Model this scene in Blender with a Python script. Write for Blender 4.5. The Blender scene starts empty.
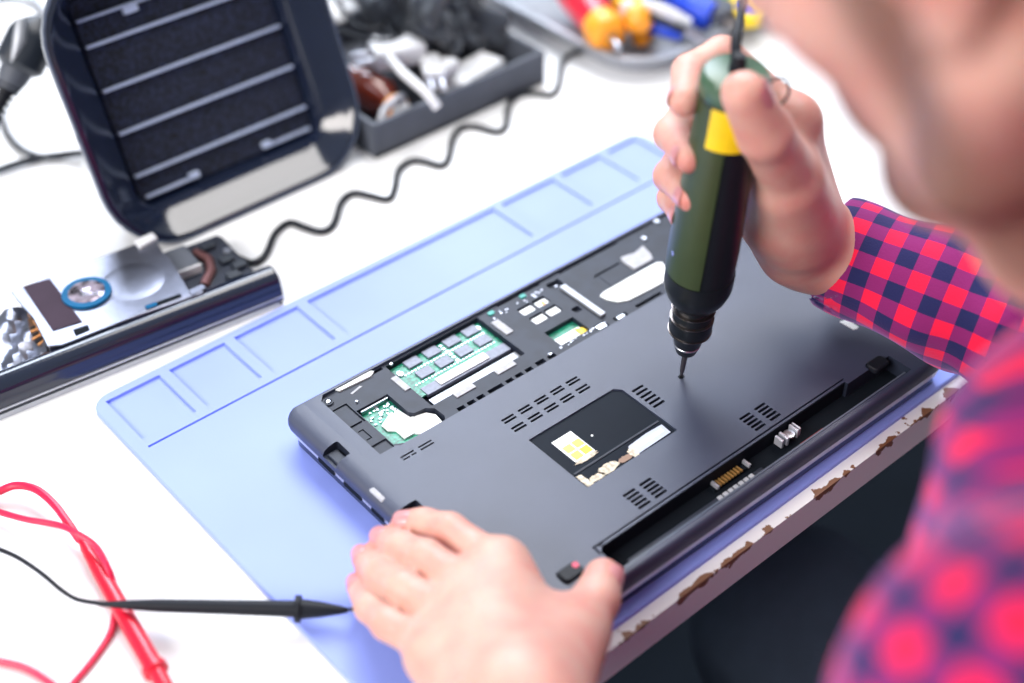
import bpy, bmesh, math, random
import numpy as np
from mathutils import Vector, Matrix
random.seed(4)
SC = bpy.context.scene
COL = SC.collection
# ------------------------------------------------------------------ camera
HC = 0.557
FPX = 1402.4
_p, _y, _r = 0.70330, 3.99876 - math.pi, -0.0046
FWD = np.array([math.cos(_y)*math.cos(_p), math.sin(_y)*math.cos(_p), -math.sin(_p)])
_rt = np.array([math.sin(_y), -math.cos(_y), 0.0]); _up = np.cross(_rt, FWD)
RT = math.cos(_r)*_rt + math.sin(_r)*_up
UP = -math.sin(_r)*_rt + math.cos(_r)*_up
CAMP = np.array([0, 0, HC])
def ray(px, py): return FWD + RT*(px-512)/FPX - UP*(py-341.5)/FPX
def W(px, py, z=0.0):                       # point of a horizontal plane at height z
    d = ray(px, py); return CAMP + d*((z-HC)/d[2])
def D(px, py, dep): return CAMP + ray(px, py)*dep

# ------------------------------------------------------------------ materials
MATS = {}
def mat(name, col, rough=0.5, metal=0.0, spec=0.5, var=0.06, vscale=60, bump=0.0, bscale=400, coat=0.0, sss=0.0, trans=0.0, sheen=0.0):
    if name in MATS: return MATS[name]
    m = bpy.data.materials.new(name); m.use_nodes = True
    nt = m.node_tree; b = nt.nodes['Principled BSDF']
    b.inputs['Roughness'].default_value = rough; b.inputs['Metallic'].default_value = metal
    b.inputs['Specular IOR Level'].default_value = spec
    b.inputs['Coat Weight'].default_value = coat
    b.inputs['Transmission Weight'].default_value = trans
    b.inputs['Sheen Weight'].default_value = sheen
    tc = nt.nodes.new('ShaderNodeTexCoord'); nz = nt.nodes.new('ShaderNodeTexNoise')
    nz.inputs['Scale'].default_value = vscale; nt.links.new(tc.outputs['Object'], nz.inputs['Vector'])
    rp = nt.nodes.new('ShaderNodeValToRGB')
    c0 = [max(0, c*(1-var)) for c in col]; c1 = [min(1, c*(1+var)) for c in col]
    rp.color_ramp.elements[0].color = (*c0, 1); rp.color_ramp.elements[1].color = (*c1, 1)
    rp.color_ramp.elements[0].position = 0.35; rp.color_ramp.elements[1].position = 0.65
    nt.links.new(nz.outputs['Fac'], rp.inputs['Fac']); nt.links.new(rp.outputs['Color'], b.inputs['Base Color'])
    if bump > 0:
        n2 = nt.nodes.new('ShaderNodeTexNoise'); n2.inputs['Scale'].default_value = bscale
        nt.links.new(tc.outputs['Object'], n2.inputs['Vector'])
        bp = nt.nodes.new('ShaderNodeBump'); bp.inputs['Strength'].default_value = bump; bp.inputs['Distance'].default_value = 0.001
        nt.links.new(n2.outputs['Fac'], bp.inputs['Height']); nt.links.new(bp.outputs['Normal'], b.inputs['Normal'])
    MATS[name] = m
    return m
BLK = (0.012, 0.017, 0.027)
M_black = mat('black_plastic', BLK, 0.42)
M_gloss = mat('glossy_black_plastic', (0.007, 0.012, 0.030), 0.14, spec=0.6, coat=0.4)
M_case = mat('laptop_shell', (0.034, 0.044, 0.084), 0.48, spec=0.8, bump=0.18, bscale=3200, var=0.05, vscale=30)
M_inner = mat('laptop_inner', (0.015, 0.020, 0.036), 0.5, spec=0.35, var=0.2, vscale=90)
M_hole = mat('dark_cavity', (0.006, 0.009, 0.014), 0.7, spec=0.1)
M_silver = mat('silver_trim', (0.62, 0.64, 0.72), 0.3, metal=0.6)
M_steel = mat('brushed_steel', (0.50, 0.52, 0.57), 0.28, metal=0.95, bump=0.1, bscale=300)
M_matte_grey = mat('grey_painted_metal', (0.36, 0.38, 0.42), 0.4, metal=0.4)
M_mat = mat('blue_silicone', (0.265, 0.345, 0.86), 0.55, spec=0.35, var=0.03, vscale=12, bump=0.05, bscale=900)
M_white = mat('white_plastic', (0.66, 0.67, 0.70), 0.45)
M_foil = mat('white_foil', (0.86, 0.90, 0.90), 0.35, var=0.08, vscale=300)
M_pcb = mat('green_circuit_board', (0.005, 0.22, 0.13), 0.35, var=0.5, vscale=500)
M_chip = mat('memory_chip_grey', (0.16, 0.18, 0.25), 0.4, var=0.12, vscale=400)
M_pad = mat('grey_foam_pad', (0.42, 0.43, 0.47), 0.7, var=0.1, vscale=300)
M_gold = mat('gold_contact', (0.85, 0.50, 0.16), 0.3, metal=0.8)
M_red = mat('red_rubber', (0.66, 0.004, 0.03), 0.35, coat=0.2)
M_redc = mat('red_cable', (0.66, 0.006, 0.06), 0.4)
M_tool_green = mat('olive_green_plastic', (0.034, 0.056, 0.020), 0.38, spec=0.5)
M_tool_cap = mat('sage_green_plastic', (0.055, 0.115, 0.068), 0.3)
M_yellow = mat('yellow_label', (0.88, 0.62, 0.01), 0.4)
M_rubberblack = mat('black_rubber', (0.008, 0.010, 0.016), 0.5, spec=0.25, bump=0.1)
M_tool_black = mat('black_tool_plastic', (0.008, 0.011, 0.015), 0.35, spec=0.35)
M_chrome = mat('dark_steel_bit', (0.25, 0.22, 0.21), 0.28, metal=1.0)
M_cloth = mat('charcoal_cloth', (0.045, 0.055, 0.072), 0.9, var=0.4, vscale=40, bump=0.4, bscale=250, sheen=0.2)
M_box = mat('dark_grey_card', (0.075, 0.085, 0.11), 0.6)
M_amber = mat('amber_glass', (0.20, 0.025, 0.008), 0.1, coat=0.8)
M_orange = mat('orange_plastic', (0.95, 0.35, 0.02), 0.4)
M_blue = mat('blue_rubber', (0.01, 0.06, 0.60), 0.4)
M_lens = mat('dark_blue_lens', (0.02, 0.05, 0.10), 0.08, coat=1)
M_cyan = mat('cyan_ring', (0.005, 0.11, 0.26), 0.45, spec=0.1)
M_cage = mat('dull_zinc', (0.21, 0.22, 0.27), 0.32, metal=0.95, bump=0.1, bscale=300)
M_copper = mat('orange_flex', (0.75, 0.36, 0.14), 0.4)
M_brownplate = mat('smoky_brown_plate', (0.045, 0.028, 0.045), 0.5, spec=0.08)
M_label = mat('glossy_black_film', (0.006, 0.010, 0.018), 0.5, spec=0.08)
M_trouser = mat('navy_denim', (0.040, 0.060, 0.095), 0.9, bump=0.3)
M_nail = mat('fingernail', (0.60, 0.26, 0.27), 0.3, coat=0.3)
M_floor = mat('dark_floor', (0.030, 0.046, 0.072), 0.8, var=0.1, vscale=8)
M_foam = mat('carbon_foam', (0.008, 0.012, 0.030), 0.85, var=0.9, vscale=420, bump=1.0, bscale=700)
M_hair = mat('brown_hair', (0.045, 0.025, 0.018), 0.6, bump=0.5, bscale=200)

def skin_mat():
    m = bpy.data.materials.new('skin'); m.use_nodes = True; nt = m.node_tree; b = nt.nodes['Principled BSDF']
    at = nt.nodes.new('ShaderNodeAttribute'); at.attribute_name = 'flush'
    ab = nt.nodes.new('ShaderNodeAttribute'); ab.attribute_name = 'beard'
    tc = nt.nodes.new('ShaderNodeTexCoord'); nz = nt.nodes.new('ShaderNodeTexNoise'); nz.inputs['Scale'].default_value = 70
    nz.inputs['Detail'].default_value = 4
    nt.links.new(tc.outputs['Object'], nz.inputs['Vector'])
    ma = nt.nodes.new('ShaderNodeMath'); ma.operation = 'MULTIPLY_ADD'; ma.inputs[1].default_value = 0.9; ma.inputs[2].default_value = -0.38
    nt.links.new(nz.outputs['Fac'], ma.inputs[0])
    ad = nt.nodes.new('ShaderNodeMath'); ad.operation = 'ADD'; ad.use_clamp = True
    nt.links.new(ma.outputs[0], ad.inputs[0]); nt.links.new(at.outputs['Fac'], ad.inputs[1])
    mx = nt.nodes.new('ShaderNodeMix'); mx.data_type = 'RGBA'
    mx.inputs['A'].default_value = (0.64, 0.41, 0.335, 1); mx.inputs['B'].default_value = (0.62, 0.15, 0.13, 1)
    nt.links.new(ad.outputs[0], mx.inputs['Factor'])
    m2 = nt.nodes.new('ShaderNodeMix'); m2.data_type = 'RGBA'; m2.inputs['B'].default_value = (0.12, 0.052, 0.033, 1)
    nt.links.new(ab.outputs['Fac'], m2.inputs['Factor']); nt.links.new(mx.outputs['Result'], m2.inputs['A'])
    nt.links.new(m2.outputs['Result'], b.inputs['Base Color'])
    b.inputs['Roughness'].default_value = 0.5
    b.inputs['Subsurface Weight'].default_value = 0.35
    b.inputs['Subsurface Radius'].default_value = (1.0, 0.25, 0.12); b.inputs['Subsurface Scale'].default_value = 0.006
    n2 = nt.nodes.new('ShaderNodeTexNoise'); n2.inputs['Scale'].default_value = 350; nt.links.new(tc.outputs['Object'], n2.inputs['Vector'])
    bp = nt.nodes.new('ShaderNodeBump'); bp.inputs['Strength'].default_value = 0.25; bp.inputs['Distance'].default_value = 0.0006
    nt.links.new(n2.outputs['Fac'], bp.inputs['Height']); nt.links.new(bp.outputs['Normal'], b.inputs['Normal'])
    return m
M_skin = skin_mat()

def plaid_mat():
    m = bpy.data.materials.new('red_check_cloth'); m.use_nodes = True; nt = m.node_tree; b = nt.nodes['Principled BSDF']
    at = nt.nodes.new('ShaderNodeAttribute'); at.attribute_name = 'cloth'
    sp = nt.nodes.new('ShaderNodeSeparateXYZ'); nt.links.new(at.outputs['Vector'], sp.inputs[0])
    def stripe(sock):
        a = nt.nodes.new('ShaderNodeMath'); a.operation = 'DIVIDE'; a.inputs[1].default_value = 0.0205; nt.links.new(sock, a.inputs[0])
        f = nt.nodes.new('ShaderNodeMath'); f.operation = 'FRACT'; nt.links.new(a.outputs[0], f.inputs[0])
        g = nt.nodes.new('ShaderNodeMath'); g.operation = 'GREATER_THAN'; g.inputs[1].default_value = 0.5; nt.links.new(f.outputs[0], g.inputs[0])
        return g.outputs[0]
    s1, s2 = stripe(sp.outputs[0]), stripe(sp.outputs[1])
    ad = nt.nodes.new('ShaderNodeMath'); ad.operation = 'ADD'; nt.links.new(s1, ad.inputs[0]); nt.links.new(s2, ad.inputs[1])
    dv = nt.nodes.new('ShaderNodeMath'); dv.operation = 'DIVIDE'; dv.inputs[1].default_value = 2; nt.links.new(ad.outputs[0], dv.inputs[0])
    rp = nt.nodes.new('ShaderNodeValToRGB'); rp.color_ramp.interpolation = 'CONSTANT'
    e = rp.color_ramp.elements; e[0].position = 0; e[0].color = (0.013, 0.017, 0.085, 1)
    e[1].position = 0.25; e[1].color = (0.22, 0.015, 0.13, 1)
    n = e.new(0.75); n.color = (0.86, 0.012, 0.060, 1)
    nt.links.new(dv.outputs[0], rp.inputs['Fac']); nt.links.new(rp.outputs['Color'], b.inputs['Base Color'])
    b.inputs['Roughness'].default_value = 0.85; b.inputs['Sheen Weight'].default_value = 0.35
    b.inputs['Sheen Tint'].default_value = (0.75, 0.45, 1.0, 1); b.inputs['Specular IOR Level'].default_value = 0.2
    tc = nt.nodes.new('ShaderNodeTexCoord'); n2 = nt.nodes.new('ShaderNodeTexNoise'); n2.inputs['Scale'].default_value = 900
    nt.links.new(tc.outputs['Object'], n2.inputs['Vector'])
    bp = nt.nodes.new('ShaderNodeBump'); bp.inputs['Strength'].default_value = 0.3; bp.inputs['Distance'].default_value = 0.0006
    nt.links.new(n2.outputs['Fac'], bp.inputs['Height']); nt.links.new(bp.outputs['Normal'], b.inputs['Normal'])
    return m
M_plaid = plaid_mat()

def table_mat():
    m = bpy.data.materials.new('white_melamine'); m.use_nodes = True; nt = m.node_tree; b = nt.nodes['Principled BSDF']
    g = nt.nodes.new('ShaderNodeNewGeometry'); sp = nt.nodes.new('ShaderNodeSeparateXYZ'); nt.links.new(g.outputs['Position'], sp.inputs[0])
    # chips in the worn front arris: distance to the line y=front, z=0
    dy = nt.nodes.new('ShaderNodeMath'); dy.operation = 'SUBTRACT'; dy.inputs[1].default_value = 0.2895; nt.links.new(sp.outputs[1], dy.inputs[0])
    ab = nt.nodes.new('ShaderNodeMath'); ab.operation = 'ABSOLUTE'; nt.links.new(dy.outputs[0], ab.inputs[0])
    az = nt.nodes.new('ShaderNodeMath'); az.operation = 'ABSOLUTE'; nt.links.new(sp.outputs[2], az.inputs[0])
    sm = nt.nodes.new('ShaderNodeMath'); sm.operation = 'ADD'; nt.links.new(ab.outputs[0], sm.inputs[0]); nt.links.new(az.outputs[0], sm.inputs[1])
    nz = nt.nodes.new('ShaderNodeTexNoise'); nz.inputs['Scale'].default_value = 75; nz.inputs['Detail'].default_value = 6
    nt.links.new(g.outputs['Position'], nz.inputs['Vector'])
    th = nt.nodes.new('ShaderNodeMapRange'); th.inputs['From Min'].default_value = 0.50; th.inputs['From Max'].default_value = 0.70
    th.inputs['To Min'].default_value = 0.0; th.inputs['To Max'].default_value = 0.009
    nt.links.new(nz.outputs['Fac'], th.inputs['Value'])
    lt = nt.nodes.new('ShaderNodeMath'); lt.operation = 'LESS_THAN'; nt.links.new(sm.outputs[0], lt.inputs[0]); nt.links.new(th.outputs[0], lt.inputs[1])
    mx = nt.nodes.new('ShaderNodeMix'); mx.data_type = 'RGBA'
    mx.inputs['A'].default_value = (0.80, 0.81, 0.83, 1); mx.inputs['B'].default_value = (0.20, 0.085, 0.04, 1)
    nt.links.new(lt.outputs[0], mx.inputs['Factor']); nt.links.new(mx.outputs['Result'], b.inputs['Base Color'])
    b.inputs['Roughness'].default_value = 0.35
    return m
M_table = table_mat()

# ------------------------------------------------------------------ mesh helpers
class MB:
    def __init__(s): s.bm = bmesh.new()
    def faces(s, vs, fs):
        v = [s.bm.verts.new(Vector(p)) for p in vs]
        for f in fs:
            try: s.bm.faces.new([v[i] for i in f])
            except ValueError: pass
        return s
    def prism(s, poly, z0, z1, M=None):
        n = len(poly); vs = [(x, y, z0) for x, y in poly] + [(x, y, z1) for x, y in poly]
        fs = [tuple(range(n-1, -1, -1)), tuple(range(n, 2*n))] + [(i, (i+1) % n, n+(i+1) % n, n+i) for i in range(n)]
        if M is not None: vs = [M @ Vector(v) for v in vs]
        return s.faces(vs, fs)
    def box(s, x0, x1, y0, y1, z0, z1, M=None): return s.prism([(x0, y0), (x1, y0), (x1, y1), (x0, y1)], z0, z1, M)
    def levels(s, loops):                  # stack of equal-length closed loops
        n = len(loops[0]); vs = [p for l in loops for p in l]; fs = [tuple(range(n-1, -1, -1)), tuple(range(n*(len(loops)-1), n*len(loops)))]
        for k in range(len(loops)-1):
            fs += [(k*n+i, k*n+(i+1) % n, (k+1)*n+(i+1) % n, (k+1)*n+i) for i in range(n)]
        return s.faces(vs, fs)
    def lathe(s, prof, a, b, seg=28, start=0.0):   # prof: (distance along, radius)
        a, b = Vector(a), Vector(b); ax = (b-a).normalized(); u = ax.orthogonal().normalized(); v = ax.cross(u)
        return s.levels([[a+ax*t+(u*math.cos(2*math.pi*i/seg)+v*math.sin(2*math.pi*i/seg))*max(r, 1e-5) for i in range(seg)] for t, r in prof])
    def tube(s, pts, r, seg=10):
        pts = [Vector(p) for p in pts]; n = len(pts); rr = r if hasattr(r, '__len__') else [r]*n
        t0 = (pts[1]-pts[0]).normalized(); u = t0.orthogonal().normalized(); loops = []
        for i, p in enumerate(pts):
            t = (pts[min(i+1, n-1)]-pts[max(i-1, 0)]).normalized()
            u = (u - t*u.dot(t)).normalized(); v = t.cross(u)
            loops.append([p+(u*math.cos(2*math.pi*k/seg)+v*math.sin(2*math.pi*k/seg))*rr[i] for k in range(seg)])
        return s.levels(loops)
    def build(s, name, m, parent=None, smooth=None, bevel=0.0, M=None):
        if M is not None: bmesh.ops.transform(s.bm, matrix=M, verts=s.bm.verts)
        bmesh.ops.recalc_face_normals(s.bm, faces=s.bm.faces)
        me = bpy.data.meshes.new(name); s.bm.to_mesh(me); s.bm.free()
        return link(name, me, m, parent, smooth, bevel)
def link(name, me, m, parent=None, smooth=None, bevel=0.0):
    o = bpy.data.objects.new(name, me); COL.objects.link(o)
    if m: me.materials.append(m)
    if smooth is None: smooth = True
    if smooth:
        me.polygons.foreach_set('use_smooth', [True]*len(me.polygons))
        try: me.set_sharp_from_angle(angle=math.radians(35))
        except Exception: pass
    if bevel > 0:
        bv = o.modifiers.new('bevel', 'BEVEL'); bv.width = bevel; bv.segments = 2; bv.limit_method = 'ANGLE'
    if parent:
        o.parent = parent; o.matrix_parent_inverse = parent.matrix_world.inverted()
    return o
def thing(name, label, cat, loc=(0, 0, 0), rotz=0.0, group=None):
    o = bpy.data.objects.new(name, None); COL.objects.link(o); o.location = loc; o.rotation_euler = (0, 0, rotz)
    o.matrix_world = Matrix.Translation(Vector(loc)) @ Matrix.Rotation(rotz, 4, 'Z')
    return tag(o, label, cat, group)
def tag(o, label, cat, group=None):
    o['label'] = label; o['category'] = cat
    if group: o['group'] = group
    return o
def local(o): return o.matrix_world.copy()
def rrect(x0, x1, y0, y1, r, n=6):
    out = []
    for cx, cy, a in ((x1-r, y1-r, 0), (x0+r, y1-r, 90), (x0+r, y0+r, 180), (x1-r, y0+r, 270)):
        for k in range(n+1):
            t = math.radians(a+90*k/n); out.append((cx+r*math.cos(t), cy+r*math.sin(t)))
    return out
def spline(pts, n=8):                       # Catmull-Rom through points
    pts = [np.array(p, float) for p in pts]; P = [2*pts[0]-pts[1]]+pts+[2*pts[-1]-pts[-2]]; out = []
    for i in range(1, len(P)-2):
        for k in range(n):
            t = k/n; a, b, c, d = P[i-1], P[i], P[i+1], P[i+2]
            out.append(0.5*((2*b)+(c-a)*t+(2*a-5*b+4*c-d)*t*t+(3*b-a-3*c+d)*t**3))
    out.append(P[-2]); return out

# ------------------------------------------------------------------ smooth solids (distance field -> surface)
class Cone:
    def __init__(s, a, b, ra, rb, flat=None):
        s.a, s.b, s.ra, s.rb = np.array(a, float), np.array(b, float), ra, rb; s.flat = flat
    def t(s, P):
        ab = s.b-s.a; return np.clip(((P-s.a)@ab)/(ab@ab+1e-12), 0, 1)
    def d(s, P):
        t = s.t(P); q = P-(s.a+t[:, None]*(s.b-s.a))
        if s.flat is not None:                 # squashed along a direction
            n, k = s.flat; h = q@n; q = q+np.outer(h*(k-1), n)
        return np.sqrt((q*q).sum(1))-(s.ra+(s.rb-s.ra)*t)
class Ell:
    def __init__(s, c, r, M=None):
        s.c, s.r, s.M = np.array(c, float), np.array(r, float), np.eye(3) if M is None else np.array(M, float)
    def d(s, P):
        q = (P-s.c)@s.M; k0 = np.sqrt(((q/s.r)**2).sum(1)); k1 = np.sqrt(((q/s.r**2)**2).sum(1))
        return k0*(k0-1)/np.maximum(k1, 1e-9)
def smin(a, b, k):
    h = np.clip(0.5+0.5*(b-a)/k, 0, 1); return b*(1-h)+a*h-k*h*(1-h)
def sdf_union(prims, k):
    def f(P):
        r = None
        for p in prims:
            d = p.d(P); r = d if r is None else smin(r, d, k)
        return r
    return f
def surface(fn, lo, hi, h, B=16):
    lo, hi = np.array(lo, float), np.array(hi, float); nb = np.ceil((hi-lo)/(h*B)).astype(int)
    g = np.stack(np.meshgrid(*[np.arange(n) for n in nb], indexing='ij'), -1).reshape(-1, 3)
    cen = lo+(g+0.5)*B*h; dv = []
    for i in range(0, len(cen), 20000): dv.append(fn(cen[i:i+20000]))
    keep = g[np.abs(np.concatenate(dv)) < B*h*0.87*1.6+0.004]
    N = (nb*B+2).astype(np.int64)
    key = lambda ijk: (ijk[..., 0]*N[1]+ijk[..., 1])*N[2]+ijk[..., 2]
    nod = np.stack(np.meshgrid(*[np.arange(B+1)]*3, indexing='ij'), -1)
    cid, cpos, quads = [], [], []
    for b in keep:
        base = b*B; V = fn((lo+(nod.reshape(-1, 3)+base)*h)).reshape(B+1, B+1, B+1); S = V < 0
        if S.all() or not S.any(): continue
        cnt = sum(S[a:a+B, c:c+B, e:e+B].astype(int) for a in (0, 1) for c in (0, 1) for e in (0, 1))
        idx = np.argwhere((cnt > 0) & (cnt < 8))
        if len(idx):
            acc = np.zeros((len(idx), 3)); num = np.zeros(len(idx))
            for c0 in ((0, 0, 0), (0, 0, 1), (0, 1, 0), (0, 1, 1), (1, 0, 0), (1, 0, 1), (1, 1, 0), (1, 1, 1)):
                for ax in range(3):
                    if c0[ax]: continue
                    c1 = list(c0); c1[ax] = 1; p0 = idx+np.array(c0); p1 = idx+np.array(c1)
                    v0 = V[p0[:, 0], p0[:, 1], p0[:, 2]]; v1 = V[p1[:, 0], p1[:, 1], p1[:, 2]]
                    m = (v0 < 0) != (v1 < 0); t = np.where(m, v0/np.where(m, v0-v1, 1), 0)
                    pt = p0+np.zeros(3); pt[:, ax] += t; acc[m] += pt[m]; num += m
            cid.append(key(idx+base)); cpos.append(lo+(acc/num[:, None]+base)*h)
        for ax in range(3):
            sl0 = [slice(0, B)]*3; sl1 = [slice(0, B)]*3; sl1[ax] = slice(1, B+1)
            e = np.argwhere(S[tuple(sl0)] != S[tuple(sl1)])
            if not len(e): continue
            sg = S[tuple(sl0)][e[:, 0], e[:, 1], e[:, 2]]; e = e+base
            a1, a2 = (ax+1) % 3, (ax+2) % 3; o1 = np.zeros(3, int); o2 = np.zeros(3, int); o1[a1] = 1; o2[a2] = 1
            q = np.stack([key(e), key(e-o1), key(e-o1-o2), key(e-o2)], 1); q[sg] = q[sg][:, ::-1]; quads.append(q)
    cid = np.concatenate(cid); cpos = np.concatenate(cpos); o = np.argsort(cid); cid, cpos = cid[o], cpos[o]
    q = np.concatenate(quads); ii = np.clip(np.searchsorted(cid, q), 0, len(cid)-1); ok = (cid[ii] == q).all(1)
    return cpos, ii[ok][:, ::-1]
def mesh_from(name, V, Q, attrs=None):
    me = bpy.data.meshes.new(name); me.vertices.add(len(V)); me.vertices.foreach_set('co', V.astype(np.float32).ravel())
    me.loops.add(len(Q)*4); me.loops.foreach_set('vertex_index', Q.astype(np.int32).ravel())
    me.polygons.add(len(Q)); me.polygons.foreach_set('loop_start', np.arange(0, len(Q)*4, 4, dtype=np.int32))
    me.polygons.foreach_set('use_smooth', np.ones(len(Q), bool)); me.update(calc_edges=True); me.validate()
    for k, v in (attrs or {}).items():
        if v.ndim == 1: a = me.attributes.new(k, 'FLOAT', 'POINT'); a.data.foreach_set('value', v.astype(np.float32))
        else: a = me.attributes.new(k, 'FLOAT_VECTOR', 'POINT'); a.data.foreach_set('vector', v.astype(np.float32).ravel())
    return me
def relax(V, Q, it=2, lam=0.5):
    for _ in range(it):
        s = np.zeros_like(V); n = np.zeros(len(V))
        for i in range(4):
            a, b = Q[:, i], Q[:, (i+1) % 4]
            np.add.at(s, a, V[b]); np.add.at(n, a, 1)
        V = V+lam*(s/np.maximum(n, 1)[:, None]-V)
    return V

# ================================================================== SETTING
fl = MB().box(-1.6, 2.4, -1.4, 2.4, -0.78, -0.74).build('floor', M_floor); fl['kind'] = 'structure'
YF = 0.2895
tb = thing('work_table', 'white laminate work table with a chipped, worn front edge', 'table', (0.6, 0.75, -0.74))
MB().box(-0.75, 1.75, YF, 1.55, -0.023, 0).build('tabletop', M_table, tb, smooth=False)
for x in (-0.70, 1.66):
    for y in (0.36, 1.46): MB().box(x, x+.05, y, y+.05, -0.74, -0.023).build('leg', M_matte_grey, tb, bevel=.003)

# ---- silicone mat
mt = MB(); X0, X1, Y0, Y1 = .2060, .6565, .2970, .6158
mat_o = mt.levels([[(x, y, z) for x, y in rrect(X0+i, X1-i, Y0+i, Y1-i, .013-i*.5, 8)] for z, i in ((0, 0), (.0024, 0), (.0032, .0008))]).build('repair_mat', M_mat)
cut = MB()
for x0, x1 in ((.2143, .2498), (.2563, .2948), (.3018, .3485), (.3560, .5112), (.5184, .5664), (.5736, .6120), (.6190, .6480)):
    cut.box(x0, x1, .5672, .6092, .0012, .01)
cut.box(.2140, .6480, .5588, .5604, .0017, .01)
def boolean(o, cutter_mb, M=None, k=1000.0):      # cut in millimetres, then scale back
    c = cutter_mb.build('cutter_tmp', None, smooth=False)
    for ob in (o, c):
        if M is None or ob is o: ob.data.transform(Matrix.Scale(k, 4) if M is None else M.inverted())
    m = o.modifiers.new('cut', 'BOOLEAN'); m.operation = 'DIFFERENCE'; m.solver = 'EXACT'; m.use_self = True; m.object = c
    dg = bpy.context.evaluated_depsgraph_get(); me = bpy.data.meshes.new_from_object(o.evaluated_get(dg))
    o.modifiers.clear(); me.transform(Matrix.Scale(1/k, 4) if M is None else M); keepm = list(o.data.materials); o.data = me; bpy.data.objects.remove(c)
    me.materials.clear(); me.materials.append(keepm[0]); me.polygons.foreach_set('material_index', [0]*len(me.polygons))
    me.polygons.foreach_set('use_smooth', [True]*len(me.polygons)); me.set_sharp_from_angle(angle=math.radians(30))
    return o
boolean(mat_o, cut)
tag(mat_o, 'blue silicone repair mat with moulded compartments under the laptop', 'mat')

# ================================================================== LAPTOP (local millimetres)
LW, LD = 322.0, 210.0
lap = thing('laptop', 'upside-down black laptop on the blue mat with its service cover off', 'laptop', (.273, .302, .0032), -0.01055)
S = Matrix.Scale(0.001, 4)
LM = lap.matrix_world @ Matrix.Translation((0, 0, -.0032)) @ S       # local mm with z measured from the tabletop
def L(mb, name, m, parent=None, smooth=None, bevel=0.0): return mb.build(name, m, parent or lap, smooth, bevel, M=LM)
def lv(levels, r, n=8):
    return [[(x, y, z) for x, y in rrect(ix, LW-ix, iy, LD-iy, max(r-ix, 2.0), n)] for z, ix, iy in levels]
L(MB().levels(lv([(3.3, 4, 4), (4.5, 2.5, 2.5), (9, 2.5, 2.5), (9.8, 3.5, 3.5)], 10)), 'display_lid', M_gloss)
L(MB().levels(lv([(9.8, 3, 3), (10.5, 1.6, 1.6), (15, .6, .6), (16, .8, .8)], 10)), 'silver_side_band', M_silver)
case = L(MB().levels(lv([(16, 0, .6), (19.5, -1.0, .2), (22.5, -.8, .3), (24.6, .5, .8), (26.0, 3, 1.4), (26.8, 7, 2.2), (27, 10.5, 2.8)], 7)), 'bottom_case', M_case)
cut = MB()
Lc = cut
def rc(x0, x1, y0, y1, z0, r=0.6, z1=32): cut.prism(rrect(x0, x1, y0, y1, r, 3), z0, z1)
# service bay: step outline with the raised tongue beside the wireless slot
cut.prism([(20.5, 147), (31, 147), (33, 145.4), (300, 145.4), (300, 205.9), (24, 205.9), (20.5, 202)], 25.2, 32)
rc(66, 134.5, 160.5, 204.2, 18.5, .8, 25.3)
cut.prism([(31.5, 184.5), (53, 184.5), (53, 165), (55, 162.3), (62, 161.5), (66, 158), (66.5, 150), (64.5, 146.5), (38, 146.5), (31.5, 150)], 20.5, 25.3)
for a in ((157, 167.3, 176, 183.4), (168.6, 178, 176, 183.4), (157, 167.3, 187, 194.4), (168.6, 178, 187, 194.4)): rc(*a, 22.5, .6, 25.3)
rc(155.3, 178, 152.2, 167.3, 21, .5, 25.3)
for x in (77.3, 84.5, 91.3, 112.5, 119.6, 127.0): rc(x-2.5, x+2.5, 146.2, 149.9, 22, .3, 25.3)
for a in ((97, 107.5, 146.2, 149.9), (133, 139.5, 147, 150.6), (142, 147.5, 147, 150.2), (213.5, 235, 148.0, 150.6), (195, 205, 146.6, 150.5),
          (186, 196, 194.5, 201), (182, 187.5, 168.5, 173.5), (180.5, 189.5, 146.8, 152.6), (33, 64, 203, 205.2), (150, 184, 203.6, 205.2), (200, 250, 203.6, 205.2)): rc(*a, 22.6, .3, 25.3)
for y in (124.4, 121.9, 116.1, 113.5):
    for k in range(5): rc(86.3+11.85*k, 94.8+11.85*k, y-.75, y+.75, 22, .3)
for k in range(6): rc(157.2, 165.6, 77.2+3.36*k, 78.9+3.36*k, 22, .3)
for x0 in (109.6, 97.7, 186.1, 198.2):
    for k in range(5): rc(x0, x0+8.2, 28.1+2.82*k, 29.8+2.82*k, 22, .3)
for a in ((27.3, 36, 137.2, 138.3), (27.3, 31.7, 134.9, 136), (32.9, 36, 134.9, 136), (39, 48, 137.2, 138.3), (39, 48, 134.9, 136)): rc(*a, 22, .3)
cut.prism([(87.8, 56.8), (154.2, 56.8), (154.2, 99.8), (150.6, 103.6), (87.8, 103.6)], 25.8, 32)
cut.prism([(63, 4.8), (291, 4.8), (291, 20.5), (254, 20.5), (254, 22.8), (66, 22.8), (63, 20)], 16.2, 32)       # battery bay
cut.prism([(61.5, 24.2), (256, 24.2), (256, 25.3), (61.5, 25.3)], 25.0, 32)                                     # seam beside it
cut.prism([(61.5, 19.2), (62.7, 19.2), (62.7, 24.3), (61.5, 24.3)], 25.0, 32)
rc(64.5, 68, 23.15, 24.0, 25, .2)
rc(-3, 9, 158, 170.5, 21.5, 1.2); rc(-3, 15, 101, 108.6, 21.5, 1.2)
rc(35.5, 49.2, 15.2, 24.6, 25.8, 2.5); rc(272.8, 286.5, 15.2, 24.6, 25.8, 2.5)
for a in ((21.5, 31, 154.6, 156.6), (29, 31, 147.2, 156.6), (21.5, 31, 174.8, 176.4), (21.5, 31, 192, 193.4), (29.6, 31, 174.8, 193.4)): rc(*a, 24.2, .2, 25.3)
for a in ((22.5, 25.6, 169.6, 170.4), (22.5, 25.6, 161.6, 162.4), (25.2, 26, 161.6, 170.4)): rc(*a, 24.2, .2, 25.3)
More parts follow.
